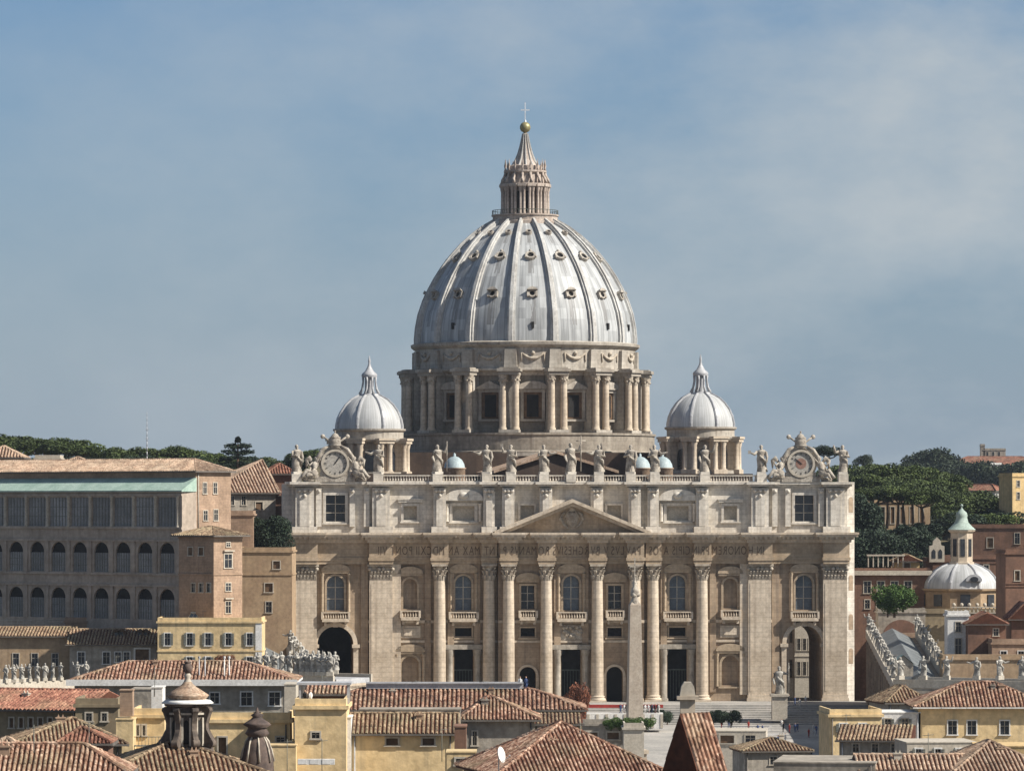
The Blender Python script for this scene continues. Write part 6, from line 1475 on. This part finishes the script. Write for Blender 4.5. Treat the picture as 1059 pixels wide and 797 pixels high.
# cream houses I
rt, xa, xb, ze = house('cream_tower_house', 'narrow cream tower house with a pinkish chimney block on top, left of the church lantern', 120, 137.5, 744, 470, 4, 0, 'yellow', 'plain')
rt, xa, xb, ze = house('chimney_block', 'pinkish rendered chimney block with brown cap standing on the cream tower', 124, 137, 714, 471, 2, 0, 'pinkbrick', 'plain', zb=ZY(744, 471)+.36)
H('cream_house', 'small cream house with two slim windows and a terrace, left of the church lantern', 137.5, 170, 742, 474, 8, 0, 'yellow', 'flat', wins=win_row((142.5, 149), 749.5, 760, 2.6, 'f'))
H('white_stair_block', 'sunlit white stair block on top of the small cream house', 156.5, 168, 711, 484, 4, 0, 'white', 'plain')
H('grey_terrace_house', 'shaded grey terrace room between the chimney block and the white stair block', 136, 158, 713, 490, 5, 0, 'grey', 'plain')
m = MB(); m.box(0, 4.6, -1, 0, 0, .12); [m.tube([(i*.35, -1, .1), (i*.35, -1, 1)], .025, 4) for i in range(14)]; m.tube([(0, -1, 1), (4.6, -1, 1)], .04, 4); tag(m.build('balcony', M['shutter'], None, P(137, 771, 472)), 'dark railed balcony under the two slim windows of the cream house', 'balcony')
# J / K
H('ochre_house', 'ochre house with a tall brown shutter right of the big church lantern', 205, 300, 747, 440, 9, 0, 'yellow', 'flat', wins=[(230, 762, 781, 8, 'b'), (262, 762, 770, 8, 'f'), (290, 762, 768, 8, 'f')])
H('low_cream_house', 'low cream wing with roof plants in front of the ochre house', 276, 306, 771, 432, 5, 0, 'yellow', 'plain')
H('pale_corner_house', 'pale house corner with blank wall between balcony house and yellow terrace house', 294, 306, 708, 500, 6, 0, 'trim', 'plain')
rt, xa, xb, ze = house('yellow_terrace_house', 'plain yellow house with one small dark window and a roof terrace', 305, 358, 733, 434, 9, 0, 'yellow', 'flat', wins=[(326.5, 757, 763, 8, 'f')])
m = MB(); [m.box(x-.1, x+.1, y-.1, y+.1, 0, 2.2) for x in (.3, 4.9) for y in (0, 3.2)]; m.box(0, 5.2, -.3, 3.6, 2.2, 2.4); tag(m.build('canopy', M['gutter'], None, P(307, 731.5, 437)), 'pale flat canopy on thin posts over the yellow house terrace', 'canopy')
H('terrace_room', 'brown roof room behind the canopy on the yellow terrace house', 318, 356, 717, 446, 3, 0, 'brick', 'shed', .7, 'tile', .3, .4)
for i, px in enumerate((315, 321)): person(P(px, 733, 436)+Vector((0, .3, .1)), 'person in ' + ('white' if i else 'dark') + ' clothes standing on the yellow house terrace', 'people on the terrace', 4 if i else 1)
H('ochre_pier', 'sunlit cream pier wall between the yellow house and the low tiled house', 357, 363, 742, 437, 6, 0, 'white', 'plain')
rt, xa, xb, ze = house('low_tiled_house', 'cream house with grey brown tiled roof and two grey shutters', 363, 470, 758, 438, 8, 0, 'yellow', 'gable_x', 1.7, 'tileold', .4, .42, wins=win_row((405.5, 443), 763, 770, 12, 'b'))
H('grey_roof_room', 'long grey rooftop room with zinc top behind the low tiled house', 372, 476, 734, 447, 4, 0, 'grey', 'plain', wins=win_row((390, 420, 450), 737, 741, 14, 'b'))
H('cream_low_wall', 'low cream wall with a small dark window at the bottom edge', 462, 492, 778, 402, 4, 0, 'yellow', 'plain', wins=[(476, 784, 790, 9, 'f')])
H('brown_side_house', 'narrow brown house between cream house and satellite dish', 470, 482, 752, 425, 5, 0, 'brick', 'plain')
H('hip_roofed_house', 'grey walled house with a striped hip roof, left of the rusty tree', 479, 553, 743.5, 460, 9, 0, 'grey', 'pyr', 2.2, 'tile', .5, .38, ax=.38, wins=[(491, 756, 770, 4, 'f')])
H('olive_annex', 'low olive annex with tiles right of the striped hip roof', 545, 600, 748, 475, 6, 0, 'olive', 'shed', .8, 'tileold', .3, .4, wins=[(560, 752, 757, 6, 'f')])
# N big hip roof
H('big_hip_house', 'house with a big ridged hip roof of orange tiles in the bottom centre', 520, 682, 799, 380, 14, 14, 'tan', 'hip', 3.9, 'tile', .6, .36)
0 and H('tan_side_house', 'tan tiled lean-to roof left of the big orange hip roof', 487, 560, 778, 392, 10, 0, 'tan', 'shed', 2.0, 'tileold', .4, .36)
ds_ = thing('satellite_dish', 'white satellite dish tilted beside the big hip roof', 'satellite dish', P(518, 780, 375), R(66))
m = MB(); m.M = Matrix.Rotation(R(78), 4, 'X'); m.lathe([(.02, -.16), (.3, -.13), (.55, -.04), (.68, .06), (.66, .09), (.3, -.08), (.02, -.11)], 20); m.build('reflector', M['white'], ds_)
m = MB(); m.tube([(0, .2, -1.6), (0, .2, -.3), (0, .05, 0)], .05, 6); m.build('mast', M['gutter'], ds_); m = MB(); m.tube([(0, -.1, -.6), (0, -.75, -.1)], .025, 5); m.ball((0, -.78, -.05), .07, 6); m.build('feed_arm', M['gutter'], ds_)
# O steep roof
rt = thing('steep_roof_tower', 'steep ridged tile roof, sunlit right face and black shaded left face, bottom right of centre', 'building', (P(703, 0, 250).x, 250, 0), R(50))
zr = ZY(738, 250); w_ = 2.9; L2 = 2.7; hh = 7.5
def OP(x, y, z): return (x, y, z)
fr_ = [(0, -w_, zr-hh), (L2, -w_, zr-hh), (L2, 0, zr), (0, 0, zr)]; bk = [(L2, w_, zr-hh), (0, w_, zr-hh), (0, 0, zr), (L2, 0, zr)]
m = MB(); m.add(fr_, [(0, 1, 2, 3)]); m.add(bk, [(0, 1, 2, 3)]); m.add([fr_[0], fr_[3], bk[1]], [(0, 1, 2)]); m.add([fr_[1], fr_[2], bk[0]], [(2, 1, 0)]); rf = m.build('roof', M['tiledark'], rt)
t = MB(); tile_plane(t, fr_, .38); tile_plane(t, bk, .38); t.build('roof_tiles', M['tile'], rf)
m = MB(); m.box(.1, L2-.1, -w_+.1, w_-.1, 0, zr-hh-.01); m.build('wall', M['brickdark'], rt)
# chimney finial behind it
fp = thing('chimney_finial', 'pale rounded stone chimney top standing behind the steep tile roof', 'chimney', P(711, 738, 262))
m = MB(); m.box(-.42, .42, -.42, .42, -3, .85); m.box(-.62, .62, -.62, .62, .85, 1.05); m.build('shaft', M['trav'], fp)
m = MB(); m.prism([(-.45, 1.05), (.45, 1.05), (.36, 1.6), (.2, 1.85), (-.2, 1.85), (-.36, 1.6)], -.4, .4); m.build('cap', M['trim'], fp)
# F / G roofs, bottom left
H('tan_hip_house', 'tan hip roofed house with a dark lower roof, bottom left', 14, 126, 769, 420, 9, 10, 'olive', 'pyr', 2.2, 'tileold', .5, .38, ax=.57)
H('dark_dormer_house', 'dark red low gable in front of the tan hip roof', 62, 112, 768, 402, 5, 0, 'brickdark', 'pyr', 1.3, 'tilered', .3, .36, ax=.4)
H('near_roof_house', 'near house with a broad striped terracotta roof filling the bottom left corner', -70, 126, 799, 325, 6, 0, 'tan', 'hip', 1.9, 'tile', .5, .36)
H('pink_hip_house', 'little pinkish hip roof at the bottom left picture edge', -14, 23, 776, 345, 3, 0, 'pinkbrick', 'pyr', .9, 'tilepale', .2, .36)
H('lantern_church_roof', 'broad tiled church roof carrying the big weathered lantern, bottom left', 96, 292, 808, 340, 14, 10, 'tan', 'pyr', 2.75, 'tileold', .5, .36, ax=.48)
0 and H('red_side_roof_house', 'low red tiled roof to the right of the lantern church roof, bottom edge', 215, 300, 801, 335, 5, -8, 'tan', 'shed', 1.6, 'tilered', .3, .36)
# church lanterns
def lz_(py, Y): return ZY(py, Y)
Yc = 347.0; kk = Yc/F
la_ = thing('church_lantern', 'big weathered octagonal church lantern with tiled cap, white rim and dark ball finial', 'lantern', (P(194, 0, Yc).x, Yc, 0)); zz = lambda py: ZY(py, Yc)
m = MB(); m.lathe([(2.1, zz(800)), (2.1, zz(773)), (1.9, zz(772)), (1.4, zz(771)), (1.4, zz(728))], 8, ph=R(22.5), smooth=False); m.build('core', M['lanternold'], la_)
for i in range(8):
    m = MB(); m.M = Matrix.Rotation(R(45*i+22.5), 4, 'Z'); m.M = Matrix.Rotation(R(45*i+22.5), 4, 'Z'); m.prism([(1.0, zz(772)), (2.1, zz(772)), (2.25, zz(768.5)), (2.2, zz(765)), (1.95, zz(760)), (1.68, zz(753)), (1.66, zz(747)), (1.8, zz(740)), (1.98, zz(734)), (1.95, zz(731)), (1.0, zz(731))], -.2, .2); m.M = Matrix.Rotation(R(45*i+22.5), 4, 'Z') @ Matrix.Rotation(math.pi/2, 4, 'X'); m.lathe([(.32, -.26), (.32, .26)], 12, (1.98, zz(767.5))); m.lathe([(.22, -.24), (.22, .24)], 10, (1.78, zz(733.5))); m.build('volute', M['lanternold'], la_)
for i in range(8): m = MB(); m.M = Matrix.Rotation(R(45*i), 4, 'Z'); m.box(-.2, .2, -1.38, -1.0, zz(768), zz(747)); m.prism([(-.2, zz(747)), (.2, zz(747)), (.13, zz(744.5)), (0, zz(743.5)), (-.13, zz(744.5))], -1.38, -1.0); m.build('opening', M['dark'], la_)
for i in range(8): m = MB(); m.M = Matrix.Rotation(R(45*i), 4, 'Z'); m.box(-.38, -.22, -1.46, -1.2, zz(770), zz(741)); m.box(.22, .38, -1.46, -1.2, zz(770), zz(741)); m.box(-.55, .55, -1.5, -1.2, zz(738), zz(736)); m.build('arch_frame', M['trim'], la_)
m = MB(); m.lathe([(1.2, zz(731)), (1.75, zz(729.5)), (1.8, zz(727))], 16, smooth=False); m.build('cornice', M['lanternold'], la_)
m = MB(); m.lathe([(1.95, zz(727)), (2.0, zz(726.4)), (1.75, zz(723.5)), (1.3, zz(722.6))], 24); m.build('white_rim', M['white'], la_)
m = MB(); m.lathe([(1.35, zz(722.8)), (1.62, zz(719)), (1.62, zz(718)), (1.15, zz(714)), (.7, zz(710)), (.42, zz(707)), (.3, zz(704.5))], 24, mod=lambda a, z: 1+.03*math.sin(24*a)); m.build('tiled_cap', M['tilepale'], la_)
m = MB(); m.lathe([(.3, zz(704.6)), (.2, zz(701)), (.28, zz(698)), (.16, zz(695.5))], 12); m.build('finial_neck', M['trim'], la_); m = MB(); m.ball((0, 0, zz(690.3)), .42, 12, (.9, .9, 1.1)); m.lathe([(.12, zz(686)), (.3, zz(684.5)), (.25, zz(683.5))], 8); m.build('finial_ball', M['clay'], la_)
Y2 = 350.0; z2 = lambda py: ZY(py, Y2)
lb_ = thing('church_lantern', 'small dark baroque lantern with flared ribbed base, right of the big church lantern', 'lantern', (P(266, 0, Y2).x, Y2, 0))
m = MB(); m.lathe([(1.3, z2(800)), (1.25, z2(786)), (1.05, z2(775)), (.85, z2(766)), (.6, z2(761))], 16, mod=lambda a, z: 1+.09*math.sin(8*a)); m.build('flared_base', M['clay'], lb_)
m = MB()
for i in range(8): m.M = Matrix.Rotation(R(45*i+10), 4, 'Z'); m.tube([(0, -1.28, z2(787)), (0, -1.1, z2(775)), (0, -.88, z2(766)), (0, -.62, z2(761))], [.1, .09, .08, .06], 5)
m.M = None; m.build('rib', M['trim'], lb_)
m = MB(); m.lathe([(.6, z2(762)), (.95, z2(758)), (.8, z2(755)), (.7, z2(752)), (1.1, z2(749)), (.95, z2(747)), (.5, z2(743)), (.35, z2(741)), (.5, z2(739)), (.15, z2(736)), (.05, z2(731))], 12, mod=lambda a, z: 1+.12*math.sin(6*a)); m.box(-.3, .3, -.05, .05, z2(736.5), z2(735.6)); m.build('crown', M['clay'], lb_)
# roof plants and aerials
for i, (px, py) in enumerate(((298, 770), (292, 771), (285, 771))):
    t = thing('potted_shrub', f'small green pot plant on the low cream wing, {ordn[i]} from the right', 'potted plant', P(px, py, 441)); link('leaves', RC[1], t).scale = (.16, .16, .2)
    m = MB(); m.lathe([(.22, -1.1), (.3, -.6)], 8); m.build('pot', M['clay'], t)
arr = [(35, 772, 327, 'aerial on the striped corner roof'), (92, 765, 400, 'aerial on the dark red gable'), (240, 692, 604, 'aerial near the flue pipes'), (120, 690, 603, 'aerial on the left part of the red roof'), (430, 716, 566, 'aerial on the long roof behind the low tiled house'), (500, 716, 566, 'aerial on the long roof behind the striped hip roof'), (520, 742, 464, 'aerial on the striped hip roof'), (600, 765, 385, 'aerial on the big hip roof'), (875, 752, 525, 'aerial over the shed roof at right'), (1030, 715, 606, 'aerial on the ridge of the right tiled roof'), (960, 775, 432, 'aerial by the pinkish corner roof'), (210, 640, 836, 'aerial beside the skylight'), (160, 705, 484, 'aerial on the white stair block'), (333, 715, 440, 'aerial behind the yellow terrace'), (457, 770, 415, 'aerial beside the cream low wall'), (333, 782, 402, 'aerial at the bottom edge before the yellow house'), (297, 782, 420, 'aerial at the bottom edge by the low cream wing'), (1000, 722, 598, 'aerial over the right tiled roof')]
for px, py, Y, lb in arr:
    m = MB(); m.tube([(0, 0, -1.5), (0, 0, 1.6)], .035, 4); m.tube([(-.5, 0, 1.35), (.5, 0, 1.45)], .025, 4); [m.tube([(-.5+k*.2, -.25, 1.36+k*.02), (-.5+k*.2, .25, 1.36+k*.02)], .018, 4) for k in range(6)]
    tag(m.build('television_aerial', M['shutter'], None, P(px, py, Y)), 'thin television ' + lb, 'aerial')
m = MB(); m.box(0, 3.4, -.3, .3, 0, .5); [m.box(i*1.1, i*1.1+.8, -.32, -.303, .05, .45) for i in range(3)]
tag(m.build('laundry_planter', M['white'], None, P(308, 790, 420)), 'white planter box along the bottom edge before the yellow house', 'planter')
# ---- right bottom
H('right_tiled_house', 'cream house with a wide striped tiled roof and white gutter, bottom right', 950, 1085, 730.5, 600, 13, 0, 'yellow', 'hip', 3.0, 'tile', .7, .5, wins=win_row((1039,), 745, 759, 9, 'f') + win_row((985, 1005), 745, 759, 9, 'f'), fm='white', trimmat='white')
H('brown_roof_house', 'darker brown roofed house joined to the left of the striped right roof', 918, 962, 726, 640, 9, 12, 'grey', 'hip', 2.2, 'tileold', .5, .5)
H('white_terrace_house', 'pale house with a white railed terrace at the foot of the right wing', 858, 912, 741, 580, 10, 4, 'yellow', 'flat', wins=win_row((872, 892), 748, 757, 7, 's'), fm='white')
H('cream_terrace_house', 'white house half hidden below the darker brown roof, bottom right', 908, 952, 737, 600, 8, 0, 'white', 'plain', wins=win_row((918, 936), 743, 752, 6, 's') + win_row((918, 936), 760, 768, 6, 's'))
H('grey_terrace_house', 'grey house with a shed tiled roof left of the striped right roof house', 868, 940, 765, 520, 7, -8, 'grey', 'shed', 1.4, 'tileold', .4, .45, wins=win_row((885, 905, 925), 769, 777, 6, 'f'))
H('cream_lower_house', 'cream house with shutters below the striped right roof', 938, 1010, 768, 505, 8, 5, 'trim', 'plain', wins=win_row((950, 970, 992), 774, 784, 6, 's'), fm='white')
H('ochre_lower_house', 'ochre house at the right picture edge below the striped right roof', 1008, 1085, 772, 490, 8, -4, 'ochre', 'plain', wins=win_row((1022, 1046), 778, 787, 7, 's'), fm='white')
H('grey_flat_house', 'low grey roof with parapet along the bottom edge right of the steep roof', 800, 905, 789, 430, 12, -8, 'grey', 'plain')
H('pink_roof_house', 'pinkish tiled roof at the bottom right corner', 990, 1085, 797, 430, 10, 10, 'grey', 'hip', 2.6, 'tilepale', .5, .42)
H('pale_low_house', 'low pale house with tiles at the bottom edge, left of the pinkish corner roof', 890, 1000, 796, 430, 8, 0, 'white', 'gable_x', 1.2, 'tilepale', .4, .42)
# ================================================================ air
m = MB(); m.box(-3050, 3050, -350, 5250, -1.5, 175)
hz = m.build('haze', None) if False else None
me = bpy.data.meshes.new('haze'); me.from_pydata([tuple(v) for v in m.v], [], m.f)
hm = bpy.data.materials.new('haze'); hm.use_nodes = True; nt = hm.node_tree; nt.nodes.clear()
o1 = nt.nodes.new('ShaderNodeOutputMaterial'); pv = nt.nodes.new('ShaderNodeVolumePrincipled'); pv.inputs['Density'].default_value = 0.000028
pv.inputs['Color'].default_value = (0.72, 0.82, 0.95, 1); pv.inputs['Anisotropy'].default_value = 0.2
nt.links.new(pv.outputs[0], o1.inputs['Volume']); me.materials.append(hm); tag(link('haze', me), kind='stuff')
